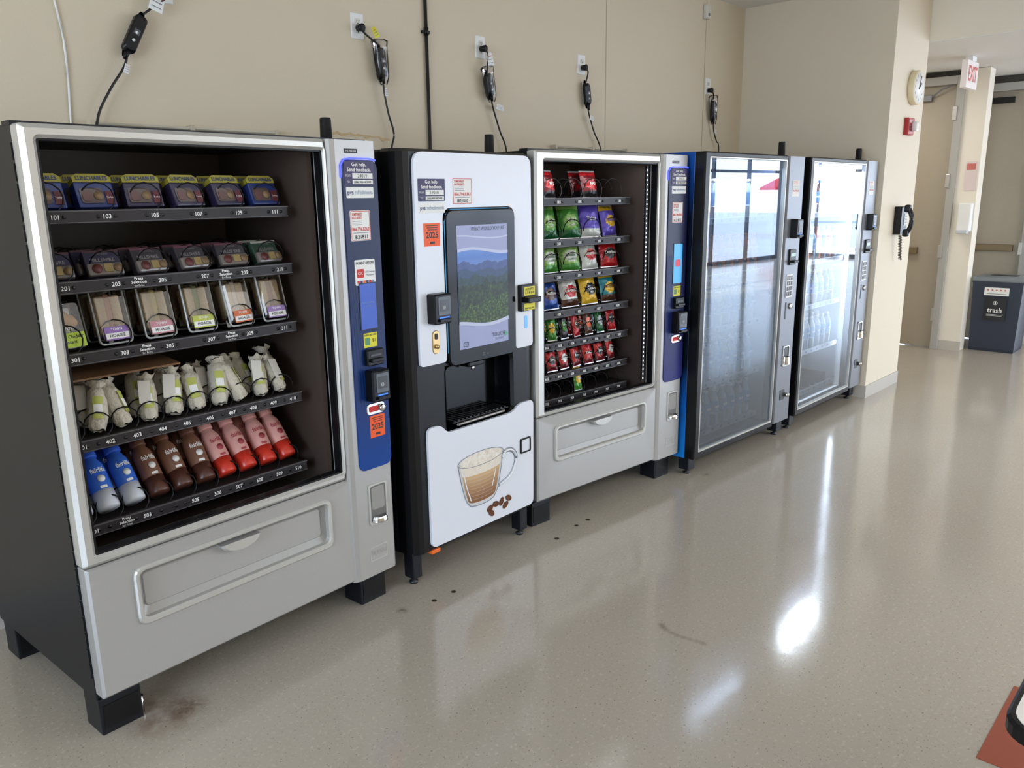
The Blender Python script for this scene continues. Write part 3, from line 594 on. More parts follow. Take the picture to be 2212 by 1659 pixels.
sf=MB();sf.box(0,.05,0,.06,.03,.15,blk,.004);sf.lathe([(.018,0),(.02,.01),(.008,.014),(.008,.04)],P('foot_steel',(60,60,62),.4,.7),12,T(.025,.03,0));me=sf.mesh('leg')
for x,y in ((-.065,.02),(.615,.0),(-.065,.74),(.66,.74)):
    o=bpy.data.objects.new('leg',me);COL.objects.link(o);o.parent=E2;o.location=(x,y,0)
b=MB();b.box(.02,.07,-.01,.03,.125,.142,P('orange_tab',(240,110,30),.5),.003);b.obj('tape_tab',E2,'orange tape tab under the panel')
antenna(E2,.66,.2,1.81)
# ------------------------------------------------ drink coolers
shz=[.20,.50,.83,1.15,1.48]
def pet_mesh(liq,cap,lab,txt,h=.235):
    b=MB();r=.034;b.lathe([(r*.8,0),(r,.008),(r,h*.35)],liq,14);b.lathe([(r,h*.66),(r*.9,h*.74),(.014,h*.9),(.0135,h*.92)],liq,14,cap=False)
    b.lathe([(r+.0004,h*.35),(r+.0004,h*.66)],lab,14,cap=False);b.lathe([(.0155,h*.92),(.0155,h),(.014,h+.001)],cap,12)
    def wp(x,z,r=r+.001): return (r*sin(x/r),-r*cos(x/r),z)
    if txt: b.text(txt,0,h*.5,.02,0,wht,fit=.045,bold=True,warp=wp)
    return b.mesh('drink_bottle')
cw_=P('cap_white',(225,225,225),.4)
PET=[(pet_mesh(P('tea',(206,104,36),.12),P('cap_o',(220,110,40),.4),P('lab_tea',(226,150,60),.4),"PURE LEAF"),'amber iced tea bottle with orange cap'),
(pet_mesh(P('cola',(40,20,14),.1),P('cap_bl',(30,60,160),.4),P('lab_cola',(30,70,170),.35),"PEPSI"),'dark cola bottle with blue label'),
(pet_mesh(P('water',(160,176,190),.12),cw_,P('lab_wat',(110,150,190),.35),"AQUAFINA"),'clear water bottle with blue label'),
(pet_mesh(P('lemon',(180,196,120),.1),P('cap_g',(40,130,60),.4),P('lab_lem',(40,140,70),.35),"DEW"),'yellow-green soda bottle with green label'),
(pet_mesh(P('redd',(150,60,50),.1),cw_,P('lab_red',(140,50,60),.35),"PUNCH"),'red juice bottle with white cap')]
def cooler(A,W,gx0,gx1,uc,label,side,grp,lay,lit,inner,antu,gm):
    E=empty('drink_vending_machine',A,label,'vending machine');zb=.10;zt=1.85
    b=MB();b.box(0,.03,.06,.84,zb,zt,side,.003);b.box(W-.03,W,.06,.84,zb,zt,blk,.003);b.box(.03,W-.03,.06,.84,zt-.03,zt,blk);b.box(.03,W-.03,.80,.84,zb,zt-.03,blk);b.box(.03,W-.03,.06,.8,zb,zb+.03,blk)
    b.box(.03,uc,.60,.62,zb+.03,zt-.03,inner);b.box(.032,.036,.08,.6,zb+.03,zt-.03,inner);b.box(uc-.02,uc,.07,.6,zb+.03,zt-.03,inner);b.box(.03,uc,.08,.6,zt-.04,zt-.031,inner);b.box(.03,uc,.08,.6,zb+.03,zb+.035,inner)
    b.obj('cabinet',E,'steel cooler cabinet')
    b=MB();b.ring((0,uc,zb,zt),(gx0,gx1,.145,1.818),.01,.006,-.004,.06,blkp,b=.008);b.ring((gx0-.006,gx1+.006,.139,1.824),(gx0+.003,gx1-.003,.150,1.815),.006,.004,-.006,.02,silver2,b=.002)
    b.obj('door_frame',E,'black door frame with silver inner trim')
    b=MB();b.add([(gx0,.008,.145),(gx1,.008,.145),(gx1,.008,1.818),(gx0,.008,1.818)],[(0,1,2,3)],gm)
    b.obj('window_glass',E,'reflective glass door')
    b=MB();cx0=uc+.004;prof=[(cx0,.06),(cx0,0),(cx0+.01,-.008),(W-.012,-.008),(W,0),(W,.06)]
    b.loft([[(x,y,zb+.02) for x,y in prof],[(x,y,zt-.005) for x,y in prof]],P('column_grey',(118,120,126),.35,.4));cc=b.obj('control_column',E,'grey metal control column');y=-.008
    m=(cx0+W)/2
    b=MB();b.rr(m-.05,m+.045,1.60,1.70,.004,y-.0012,y,pap)
    b.text("SOMETHING'S",m-.01,1.69,.011,y-.0018,red,fit=.06);b.text("NOT RIGHT?",m-.01,1.678,.011,y-.0018,red,fit=.06);b.text("866.796.8363",m,1.635,.015,y-.0018,red,fit=.08,bold=True)
    for k in range(4): b.box(m-.04,m+.035,y-.0016,y-.0012,1.645+.006*k,1.647+.006*k,grey)
    b.obj('service_sticker',cc,'white service sticker')
    card_reader(cc,m-.04,m+.045,1.34,1.46,y)
    b=MB();b.rr(m-.045,m+.04,1.17,1.27,.006,y-.012,y,blkp,b=.003);b.box(m-.035,m+.03,y-.014,y-.011,1.225,1.245,P('lcd',(150,170,160),.3,em=.3));b.box(m-.035,m+.03,y-.04,y-.01,1.185,1.2,blkp,.003);b.obj('bill_acceptor',cc,'black bill acceptor')
    b=MB();b.rr(m-.055,m+.035,.96,1.11,.004,y-.004,y,P('keypad_white',(222,222,220),.4))
    for i in range(3):
        for j in range(4): b.rr(m-.047+.026*i,m-.027+.026*i,.972+.034*j,.998+.034*j,.003,y-.008,y-.003,grey,b=.001);b.text("123456789*0#"[(3-j)*3+i],m-.037+.026*i,.985+.034*j,.016,y-.0088,wht)
    b.obj('keypad',cc,'white keypad with grey keys')
    b=MB();b.lathe([(.02,0),(.02,.008),(.015,.012)],chrome,14,T(m+.02,y,.90)@RX(90));b.box(m-.045,m-.03,y-.002,y,.82,.93,P('slot_blk',(15,15,15),.4));b.obj('coin_slot',cc,'chrome coin button')
    b=MB();b.ring((m-.045,m+.045,.50,.64),(m-.035,m+.035,.512,.63),.015,.012,y-.008,y,chrome,b=.002);b.box(m-.035,m+.035,y-.002,y,.512,.63,P('recess_blk',(50,50,52),.4));b.lathe([(.034,0),(.034,.02),(.028,.05)],chrome,14,T(m,y,.515),180,360);b.obj('coin_return',cc,'chrome coin return')
    b=MB();b.lathe([(.016,0),(.016,.02),(.010,.03)],chrome,12,T(m+.03,y,.30)@RX(90));b.rr(m-.045,m+.02,.27,.34,.008,y-.002,y,P('recess_blk',(50,50,52),.4));b.obj('lock',cc,'chrome door lock')
    lgm=MB();lgm.box(0,.07,0,.07,.03,.105,blk,.004);lgm.lathe([(.02,0),(.022,.01),(.008,.014),(.008,.04)],MC['foot_steel'],12,T(.035,.035,0));me=lgm.mesh('leg')
    for x,yy in ((.0,.03),(W-.09,.03),(0,.74),(W-.09,.74)):
        o=bpy.data.objects.new('leg',me);COL.objects.link(o);o.parent=E;o.location=(x,yy,0)
    antenna(E,antu,.12,1.85)
    cs=[.085+.0975*i for i in range(9)]
    for r,z in enumerate(shz):
        b=MB();b.box(.04,uc-.02,.12,.55,z-.014,z-.006,P('cooler_shelf',(170,174,180),.4,.3));b.box(.04,uc-.02,.105,.12,z-.03,z+.006,P('cooler_rail',(130,134,142),.3,.2),.003)
        for i,c in enumerate(cs):
            b.text(chr(65+r)+str(i+1),c,z-.012,.02,.104,dark,bold=True)
            b.box(c-.049,c-.047,.12,.5,z-.006,z+.07,P('divider',(150,152,158),.3,.2))
        b.obj('shelf',E,'metal cooler shelf with dividers')
        for i,c in enumerate(cs):
            k=lay[r][i%len(lay[r])]
            if k is None: continue
            for d in (0,.078): place(PET[k][0],'drink_bottle',A,c,.165+d,z-.005,0,PET[k][1],'bottle',grp)
    lamp('cooler_lamp',A@T((gx0+gx1)/2,.09,zt-.05)@RX(20),.8,.04,lit,(.88,.95,1))
    return E
bside=gradmat('blue_side_glow',[(0,(26,130,215)),(.2,(20,90,175)),(.32,(8,18,38)),(.8,(8,20,46)),(.97,(22,80,165))],rough=.35,spec=.3)  # gradient paints the blue glow at bottom and top into the side
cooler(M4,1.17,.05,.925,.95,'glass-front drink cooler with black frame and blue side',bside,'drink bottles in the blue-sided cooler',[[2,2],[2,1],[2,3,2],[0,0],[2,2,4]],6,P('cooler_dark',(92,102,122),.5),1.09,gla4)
E5=cooler(M5,1.2,.045,.955,.985,'glass-front drink cooler with black frame beside the wall corner',blk,'drink bottles in the cooler beside the corner',[[None],[2,2],[2,1,2],[2,0],[1,1]],26,P('cooler_white',(226,230,234),.5),1.13,gla5)
lamp('cooler_lamp',M5@T(.94,.09,1.0)@RY(90),1.4,.03,1.6,(.72,.84,1))
# ------------------------------------------------ room
def wallmat(name,c,c2=None):
    m=bpy.data.materials.new(name);m.use_nodes=True;nt=m.node_tree;b=nt.nodes['Principled BSDF'];b.inputs['Roughness'].default_value=.62
    tc=nt.nodes.new('ShaderNodeTexCoord');n=nt.nodes.new('ShaderNodeTexNoise');n.inputs['Scale'].default_value=1.3;n.inputs['Detail'].default_value=5
    nt.links.new(tc.outputs['Object'],n.inputs['Vector']);r=nt.nodes.new('ShaderNodeMixRGB');l=lin(c)
    r.inputs[1].default_value=tuple(v*.96 for v in l[:3])+(1,);r.inputs[2].default_value=tuple(min(1,v*1.03) for v in l[:3])+(1,)
    nt.links.new(n.outputs[0],r.inputs[0]);nt.links.new(r.outputs[0],b.inputs['Base Color'])
    n2=nt.nodes.new('ShaderNodeTexNoise');n2.inputs['Scale'].default_value=180;nt.links.new(tc.outputs['Object'],n2.inputs['Vector'])
    bp=nt.nodes.new('ShaderNodeBump');bp.inputs['Strength'].default_value=.12;bp.inputs['Distance'].default_value=.004;nt.links.new(n2.outputs[0],bp.inputs['Height']);nt.links.new(bp.outputs[0],b.inputs['Normal'])
    return m
wm=wallmat('wall_paint',(216,202,176));wm2=wallmat('wall_paint_brightened',(234,226,210));wb=P('baseboard_vinyl',(190,184,174),.5);ceilm=wallmat('ceiling_paint',(236,234,230));wmr=wallmat('wall_paint_return',(224,212,190))  # hall paint lightened: brightness put into the colour instead of a lamp
YW=1.03;XP=5.79;YP=-.181;XQ=6.54
b=MB();b.box(-5,XP,YW,YW+.15,0,3.1,wm);struct(b,'wall_back')
b=MB();b.box(XP,XQ,YP,YW+.15,0,3.1,wmr);struct(b,'wall_return')
b=MB();b.box(-5,XP,YW-.012,YW,0,.11,wb);struct(b,'baseboard_back')
b=MB();b.box(XP-.01,XP,YP-.01,YW-.012,0,.1,wb);b.box(XP,XQ,YP-.01,YP,0,.1,wb);struct(b,'baseboard_return')
b=MB();b.box(-5,24,-8.2,2.6,3.1,3.2,ceilm);struct(b,'ceiling')
b=MB();b.box(XQ,10.5,-2.2,2.4,2.78,3.1,wm2);b.box(XQ+.01,10.5,-2.19,2.4,2.774,2.78,ceilm);struct(b,'ceiling_soffit')
b=MB();b.box(XQ,XQ+.02,YW+.15,2.4,0,2.77,wm);b.box(XQ,8.37,2.4,2.5,0,2.77,wm);struct(b,'wall_alcove')
dm=P('door_paint',(170,160,142),.5,var=.03);fm=P('frame_metal',(172,170,164),.45)
b=MB();b.box(8.37,8.55,1.08,2.4,0,2.77,wm2);b.box(8.40,8.55,0,1.08,2.72,2.77,P('transom_dark',(60,54,48),.6));struct(b,'wall_hall')
b=MB();b.box(8.41,8.46,.07,1.01,.01,2.64,dm,.003);b.box(8.33,8.55,.0,.07,0,2.72,fm,.004);b.box(8.33,8.55,1.01,1.08,0,2.72,fm,.004);b.box(8.33,8.55,.07,1.01,2.64,2.72,fm,.004)
b.box(8.36,8.41,.30,.60,2.50,2.56,grey,.005);b.tube([(8.38,.32,2.53),(8.33,.2,2.6),(8.36,.1,2.64)],.008,grey)
b.box(8.36,8.41,.30,.98,.98,1.05,P('push_bar',(130,115,90),.35,.6),.006)
for z in (.3,.95,1.65,2.3): b.box(8.315,8.42,.045,.085,z,z+.13,P('hinge_steel',(190,190,188),.3,.8),.003)
struct(b,'door_1')
b=MB();b.box(8.37,8.55,-.2,.0,0,2.77,wm2);struct(b,'wall_pier')
b=MB();b.box(8.36,8.37,-.21,0,0,.1,wb);struct(b,'baseboard_pier')
b=MB();b.box(9.24,9.29,-.48,.5,.01,2.62,dm,.003);b.box(9.17,9.35,-.55,-.48,0,2.70,fm,.004);b.box(9.17,9.35,-.48,.57,2.62,2.70,fm,.004);b.box(9.17,9.35,.5,.57,0,2.7,fm,.004);b.box(9.19,9.24,.05,-.25,2.50,2.56,blkp);b.box(9.2,9.25,-.4,.45,.98,1.05,MC['push_bar'],.006)
for z in (.3,.95,1.65,2.3): b.box(9.155,9.25,-.5,-.46,z,z+.13,MC['hinge_steel'],.003)
struct(b,'door_2')
b=MB();b.box(9.2,9.35,-.9,-.55,0,2.77,wm2);b.box(9.2,9.35,-.55,.6,2.7,2.77,MC['transom_dark']);b.box(8.55,9.2,.0,.1,0,2.77,wm2);struct(b,'wall_far')
b=MB();b.box(9.35,24,-.9,-.8,0,3.1,wm);struct(b,'wall_side')
b=MB();b.box(-5.15,-5,-8.2,-4.2,0,3.1,wm);b.box(-5.15,-5,-.6,YW+.15,0,3.1,wm);b.box(-5.15,-5,-4.2,-.6,2.7,3.1,wm);b.box(-5.15,-5,-4.2,-.6,0,.8,wm);struct(b,'wall_left')
alum=P('window_aluminium',(90,92,95),.4,.6)
b=MB()
for k in range(3): b.box(-5.1,-5.04,-4.2+1.775*k,-4.15+1.775*k,.8,2.7,alum)
b.box(-5.1,-5.04,-4.2,-.6,.8,.85,alum);b.box(-5.1,-5.04,-4.2,-.6,2.65,2.7,alum);struct(b,'window_1')
b=MB();b.box(-5,6.5,-8.15,-8,0,3.1,wm);b.box(6.5,20,-8.15,-8,2.75,3.1,wm);struct(b,'wall_front')
b=MB()
for k in range(10): b.box(6.5+1.5*k-.03,6.5+1.5*k+.03,-8.12,-8.04,0,2.75,alum)
b.box(6.5,20,-8.12,-8.04,0,.08,alum);b.box(6.5,20,-8.12,-8.04,2.1,2.16,alum);struct(b,'window_2')
b=MB();b.box(20,20.15,-8.15,-.9,2.75,3.1,wm);b.box(20,20.15,-2,-.9,0,2.75,wm);struct(b,'wall_right')
b=MB()
for k in range(5): b.box(20.03,20.1,-8+1.5*k-.03,-8+1.5*k+.03,0,2.75,alum)
b.box(20.03,20.1,-8,-2,0,.08,alum);b.box(20.03,20.1,-8,-2,2.1,2.16,alum);struct(b,'window_3')
# floor
m=bpy.data.materials.new('floor_vinyl');m.use_nodes=True;nt=m.node_tree;bs=nt.nodes['Principled BSDF'];tc=nt.nodes.new('ShaderNodeTexCoord')
def N(t,**k):
    n=nt.nodes.new(t)
    for a,v in k.items(): setattr(n,a,v)
    return n
def noi(s,d=2):
    n=N('ShaderNodeTexNoise');n.inputs['Scale'].default_value=s;n.inputs['Detail'].default_value=d;nt.links.new(tc.outputs['Object'],n.inputs['Vector']);return n.outputs[0]
def ramp(src,a,b_):
    r=N('ShaderNodeMapRange');r.inputs[1].default_value=a;r.inputs[2].default_value=b_;nt.links.new(src,r.inputs[0]);return r.outputs[0]
def mix(f,a,b_):
    x=N('ShaderNodeMixRGB');nt.links.new(f,x.inputs[0])
    if isinstance(a,tuple): x.inputs[1].default_value=a
    else: nt.links.new(a,x.inputs[1])
    x.inputs[2].default_value=b_;return x.outputs[0]
c=mix(noi(.9,4),lin((168,158,143)),lin((180,171,157)))
c=mix(ramp(noi(75,3),.56,.70),c,lin((186,177,163)))
c=mix(ramp(noi(130,2),.66,.71),c,lin((124,113,100)))
c=mix(ramp(noi(95,2),.735,.775),c,lin((88,78,68)))
bk=N('ShaderNodeTexBrick');bk.inputs['Scale'].default_value=1;bk.inputs['Brick Width'].default_value=1.83;bk.inputs['Row Height'].default_value=1.83;bk.inputs['Mortar Size'].default_value=.0012;bk.offset=0;nt.links.new(tc.outputs['Object'],bk.inputs['Vector'])
f=N('ShaderNodeMath',operation='MULTIPLY');f.inputs[1].default_value=.12;nt.links.new(bk.outputs['Fac'],f.inputs[0]);c=mix(f.outputs[0],c,lin((120,110,96)))
STAINS=[(.18,.02,.16,(96,62,40),.75,14),(.24,-.01,.08,(84,56,38),.6,70),(1.366,-.088,.014,(50,36,28),.95,0),(1.261,-.084,.014,(50,36,28),.95,0),(2.067,-.069,.016,(50,36,28),.9,0),(2.253,-.042,.014,(50,36,28),.9,0),(2.35,-.04,.016,(50,36,28),.9,0),(1.12,-.05,.03,(60,44,34),.6,60),
 (1.722,-.89,.02,(110,92,76),.5,0),(1.710,-.905,.02,(110,92,76),.5,0),(1.702,-.925,.018,(110,92,76),.4,0),(1.698,-.95,.018,(110,92,76),.4,0),(1.698,-.975,.018,(110,92,76),.4,0),(1.70,-1.0,.018,(110,92,76),.4,0),(1.705,-1.025,.018,(110,92,76),.35,0),(1.709,-1.05,.018,(110,92,76),.35,0),(1.713,-1.075,.02,(110,92,76),.4,0),(3.35,-.15,.04,(90,70,50),.4,50)]
for x,y,r,cl,a,ns in STAINS:
    d=N('ShaderNodeVectorMath',operation='DISTANCE');nt.links.new(tc.outputs['Object'],d.inputs[0]);d.inputs[1].default_value=(x,y,0)
    r1=ramp(d.outputs['Value'],r,r*(.2 if (ns or a<.6) else .6))
    if ns:
        mm=N('ShaderNodeMath',operation='MULTIPLY');nt.links.new(r1,mm.inputs[0]);nt.links.new(ramp(noi(ns,6),.3,.65),mm.inputs[1]);r1=mm.outputs[0]
    m2=N('ShaderNodeMath',operation='MULTIPLY');nt.links.new(r1,m2.inputs[0]);m2.inputs[1].default_value=a;c=mix(m2.outputs[0],c,lin(cl))
nt.links.new(c,bs.inputs['Base Color'])
rr_=N('ShaderNodeMapRange');nt.links.new(noi(3,4),rr_.inputs[0]);rr_.inputs[3].default_value=.09;rr_.inputs[4].default_value=.16;nt.links.new(rr_.outputs[0],bs.inputs['Roughness'])
bp=N('ShaderNodeBump');bp.inputs['Strength'].default_value=.10;bp.inputs['Distance'].default_value=.004;nt.links.new(noi(16,3),bp.inputs['Height']);nt.links.new(bp.outputs[0],bs.inputs['Normal'])
bs.inputs['Specular IOR Level'].default_value=.75
b=MB();b.box(-5,24,-8.2,2.6,-.1,0,m);struct(b,'floor')
b=MB();b.box(1.70,2.17,-2.6,-1.985,0.0,.003,P('rust_vinyl',(150,70,45),.35,var=.08));struct(b,'trim_1')
b=MB()
for x in (3.89,5.17): b.box(x-.003,x+.003,YW-.002,YW,.1,3.1,P('seam',(180,168,144),.6))
struct(b,'trim_2')
# ------------------------------------------------ cafe table
E=empty('cafe_table',T(1.135,-2.605,0),'white cafe table with black rounded edge','table')
def rxy(x0,x1,y0,y1,r,z): return [(x,y,z) for x,_,y in rl(x0,x1,y0,y1,r,0,6)]
b=MB();b.loft([rxy(-.42,.42,-.42,.42,.06,.72),rxy(-.425,.425,-.425,.425,.06,.725),rxy(-.425,.425,-.425,.425,.06,.745),rxy(-.42,.42,-.42,.42,.06,.75)],blkp);b.loft([rxy(-.413,.413,-.413,.413,.055,.750),rxy(-.413,.413,-.413,.413,.055,.7515)],P('table_laminate',(232,228,220),.45));b.obj('table_top',E,'white laminate top with black edge')
b=MB();b.cyl((0,0,.02),(0,0,.72),.035,.035,blkp,14);b.obj('table_post',E)
b=MB();b.box(-.30,.30,-.04,.04,0,.03,blkp,.008);b.box(-.04,.04,-.30,.30,0,.03,blkp,.008);b.obj('table_base',E)
# ------------------------------------------------ wall fittings
def outlet(x,z,y=YW):
    E=empty('wall_outlet',T(x,y,z),'white duplex wall outlet with cover plate','outlet','wall outlets above the machines')
    b=MB();b.rr(-.038,.038,-.06,.06,.006,-.006,0,wht,b=.003);b.obj('cover_plate',E)
    for s in (-.02,.02):
        b=MB();b.rr(-.017,.017,s-.014,s+.014,.008,-.009,-.005,P('outlet_ivory',(215,212,200),.4),b=.001)
        b.box(-.008,-.006,-.0095,-.008,s-.002,s+.007,dark);b.box(.006,.008,-.0095,-.008,s-.002,s+.007,dark);b.lathe([(.003,0),(.003,.001)],dark,8,T(0,-.009,s-.008)@RX(90));b.obj('socket',E)
for x in (.90,1.858,2.705,3.624,5.228): outlet(x,2.45 if x>1 else 2.47)
cab=P('cable_black',(14,14,15),.4)
def cord(px,pz,a,b_,tail,tag,tagm,label,bagged=False,tagup=None):
    E=empty('power_cord',T(px,YW,pz),label,'power cord','power cords hanging above the machines')
    def W(x,z,y=-.035): return (x-px,y,z-pz)
    b=MB();b.cyl((0,-.008,-.0),(0,-.045,-.0),.016,.018,blkp,12);b.box(-.014,.014,-.05,-.03,-.02,.012,blkp,.006);b.obj('plug',E,'black plug')
    A=Vector(W(*a));Bv=Vector(W(*b_));d=(Bv-A);l=d.length
    b=MB();b.tube(smooth([(0,-.04,-.01),(0.01,-.05,-.03)]+[tuple(A-d*.06)]),.005,cab);b.tube(smooth([tuple(Bv+d*.0)]+[W(*t) for t in tail]),.005,cab);b.obj('cable',E,'black cable')
    ang=atan2(d.x,-d.z)
    MM=T(*((A+Bv)/2))@Matrix.Rotation(-ang,4,'Y')
    b=MB();h=l/2;b.loft([rl(-.010,.010,-h-.02,h+.02,.006,.012),rl(-.022,.022,-h+.01,h-.01,.014,.012)],blkp,M=MM)
    b.loft([rl(-.02,.02,-h+.012,h-.012,.016,-.016),rl(-.025,.025,-h,h,.018,-.008),rl(-.025,.025,-h,h,.018,.012)],blkp,M=MM)
    b.box(-.012,.012,-.018,-.015,-.004,.02,P('gfci_grey',(80,80,84),.4),.002,M=MM)
    for z in (.005,-.028): b.lathe([(.006,0),(.006,.003)],wht,10,MM@T(0,-.016,z)@RX(90))
    b.cyl(tuple(MM@Vector((0,-.002,-h-.03))),tuple(MM@Vector((0,-.002,-h+.005))),.007,.012,blkp,10);b.obj('inline_breaker',E,'black inline ground fault breaker')
    for (tx,tz,w,h2,r,mm) in tag:
        b=MB();MT_=T(*W(tx,tz,-.05))@RY(r);b.loft([[(-w/2,0,-h2/2),(w/2,-.004,-h2/2),(w/2,.004,h2/2),(-w/2,-.002,h2/2)],[(-w/2,.001,-h2/2),(w/2,-.003,-h2/2),(w/2,.005,h2/2),(-w/2,-.001,h2/2)]],mm,M=MT_)
        for k in range(3): b.box(-w*.35,w*.35,-.004,-.0035,-h2*.3+k*h2*.25,-h2*.26+k*h2*.25,red if k==2 else grey,M=MT_)
        b.obj('cable_tag',E,'small printed cable tag')
    if bagged:
        b=MB();lo=[]
        for z,r in ((-h-.035,.02),(-h,.036),(0,.04),(h,.042),(h+.03,.05),(h+.04,.03)):
            lo.append([(r*cos(2*pi*k/10)*(1+.25*noise.noise(Vector((k*.9,z*30,px)))),-.002+r*.7*sin(2*pi*k/10)*(1+.25*noise.noise(Vector((k,z*30,3)))),z) for k in range(10)])
        b.loft(lo,glassmat('plastic_bag',(.92,.92,.94),1.4),False,False,True,M=MM);b.obj('plastic_bag',E,'crumpled clear plastic bag')
ytag=P('tag_yellow',(220,215,50),.5)
cord(.90,2.47,(.79,2.34),(.715,2.20),[(.698,2.146),(.63,2.05),(.575,1.95),(.55,1.83,-.06),(.55,1.6,-.06)],[(.85,2.40,.055,.075,20,wht),(.70,2.135,.02,.035,20,wht)],0,'black cord with inline breaker and paper tag')
cord(1.858,2.44,(1.966,2.36),(1.976,2.22),[(1.98,2.15),(2.0,2.05),(2.03,1.95),(2.01,1.87),(2.0,1.7)],[(1.93,2.425,.03,.05,-30,ytag),(1.98,2.15,.018,.04,0,wht)],0,'black cord with bagged breaker and yellow tag',True)
cord(2.705,2.44,(2.728,2.31),(2.752,2.19),[(2.765,2.13),(2.82,2.0),(2.871,1.9),(2.89,1.7)],[(2.735,2.385,.045,.07,-15,wht),(2.81,2.13,.06,.03,10,wht)],0,'black cord with bagged breaker and white tags',True)
cord(3.624,2.43,(3.634,2.335),(3.655,2.20),[(3.665,2.15),(3.72,2.04),(3.80,1.92),(3.83,1.7)],[(3.68,2.12,.045,.03,10,wht)],0,'black cord with inline breaker and white tag')
cord(5.228,2.42,(5.264,2.345),(5.278,2.20),[(5.29,2.12),(5.34,2.04),(5.383,1.99),(5.40,1.7)],[(5.30,2.11,.03,.03,10,wht)],0,'black cord with bagged breaker beside the seam',True)
b=MB();b.cyl((2.296,YW-.012,.0),(2.296,YW-.012,3.1),.009,.009,P('conduit_black',(22,22,24),.4),10);b.cyl((2.296,YW-.012,2.46),(2.296,YW-.012,2.50),.013,.013,blkp,10)
for z in (2.47,1.4): b.box(2.27,2.322,YW-.014,YW,z,z+.015,blkp,.002)
thing(b.obj('conduit'),'thin black vertical conduit clipped to the wall','conduit')
b=MB();b.tube([(.46+.012*sin(k*.7)+.0022*k,YW-.006,3.1-.08*k) for k in range(39)],.004,wht);thing(b.obj('wall_cable'),'thin white cable running down the wall','cable')
b=MB();b.box(5.12,5.18,YW-.035,YW,2.93,3.03,P('sensor_body',(215,210,196),.4),.006);b.lathe([(.012,0),(.012,.004)],grey,10,T(5.15,YW-.035,2.96)@RX(90));thing(b.obj('wall_sensor'),'small ivory wall sensor box near the ceiling','sensor')
def bracket(x0,x1,z,y):
    b=MB();b.tube([(x0,y,z),(x1,y,z)],.006,P('bracket_clear',(205,198,180),.25));
    for x in (x0,(x0+x1)/2,x1): b.box(x-.01,x+.01,y-.012,YW,z-.012,z+.012,P('bracket_tan',(190,180,158),.4),.003)
    thing(b.obj('wall_rail'),'slim clear rail fixed to the wall above the machines','rail','wall rails')
bracket(.55,1.35,1.925,YW-.03);bracket(3.33,4.1,1.93,YW-.03)
random.seed(8)
tp=[(1.63+.4*k/16,1.950-.02*k/16+random.uniform(-.004,.008)) for k in range(17)];bt=[(x,z-random.uniform(.004,.02)) for x,z in reversed(tp)]
b=MB();b.poly(tp+bt,YW-.0015,YW,P('peeled_paint',(206,178,136),.8,var=.2,vs=40));struct(b,'trim_3')
# clock
E=empty('wall_clock',T(6.25,YP,2.405),'round white wall clock with cream rim','clock')
b=MB();b.lathe([(.125,0),(.128,.01),(.128,.04),(.118,.05),(.112,.045)],P('clock_rim',(222,208,172),.4),36,RX(90));b.obj('clock_case',E)
b=MB();b.lathe([(.116,0),(.116,.002)],P('clock_face',(246,246,242),.4),36,T(0,-.046,0)@RX(90))
for k in range(12):
    a=2*pi*(k+1)/12;b.text(str(k+1),.09*sin(a),.09*cos(a),.026,-.0485,dark,bold=True)
b.obj('clock_face',E)
for a,l,w in ((55,.06,.005),(20,.09,.0035)):
    b=MB();b.box(-w,w,-.052,-.050,-.015,l,dark,M=RY(a));b.obj('clock_hand',E)
E=empty('fire_alarm',T(6.20,YP,2.115),'red fire alarm with clear strobe lens','fire alarm')
b=MB();b.rr(-.07,.07,-.065,.065,.008,-.035,0,P('alarm_red',(165,28,34),.35),b=.006);b.text("FIRE",-.035,.035,.03,-.0365,wht,bold=True)
for k in range(5): b.box(-.055,-.015,-.0365,-.034,-.04+k*.012,-.035+k*.012,dark)
b.obj('alarm_body',E)
b=MB();b.box(.0,.06,-.075,-.034,-.035,.035,P('strobe',(230,228,225),.1),.01);b.obj('strobe_lens',E,'clear white strobe lens')
E=empty('wall_phone',T(6.15,YP,1.40),'black wall telephone with coiled handset cord','telephone')
b=MB();b.rr(-.05,.10,-.115,.105,.012,-.055,0,blkp,b=.006);b.rr(.01,.09,-.05,.08,.004,-.057,-.054,grey)
for i in range(3):
    for j in range(4): b.rr(.02+.022*i,.036+.022*i,-.04+.024*j,-.024+.024*j,.003,-.061,-.056,wht,b=.001)
b.obj('phone_base',E)
b=MB();b.box(-.055,-.005,-.115,-.07,.06,.12,blkp,.014);b.box(-.055,-.005,-.115,-.07,-.13,-.07,blkp,.014);b.tube(smooth([(-.03,-.10,.09),(-.03,-.125,.03),(-.03,-.125,-.04),(-.03,-.10,-.10)]),.018,blkp,8);b.obj('handset',E)
b=MB();b.tube([(-.02+.012*sin(k*.9)+.0004*k,-.05+.012*cos(k*.9),-.12-.0018*k) for k in range(110)]+[],.003,cab,5);b.obj('coiled_cord',E)
E=empty('exit_sign',T(7.6,-.22,2.775),'white exit sign with red letters hanging from the soffit','exit sign')
b=MB();b.box(-.17,.17,-.025,.025,-.27,-.04,P('sign_white',(232,224,220),.4,em=.1),.004);b.obj('sign_box',E);b=MB();b.box(-.06,.06,-.03,.03,-.042,0,wht,.003);b.obj('canopy',E)
b=MB();b.text("EXIT",0,-.155,.18,-.027,P('exit_red',(214,100,92),.4),fit=.26,bold=True);b.obj('lettering',E,'red EXIT lettering')
b=MB();b.box(8.28,8.37,-.19,-.07,1.22,1.50,wht,.012);b.box(8.25,8.33,-.18,-.08,1.2,1.24,P('disp_clear',(200,205,210),.2),.006);thing(b.obj('sanitizer_dispenser'),'white hand sanitizer dispenser mounted on the wall pier','dispenser')
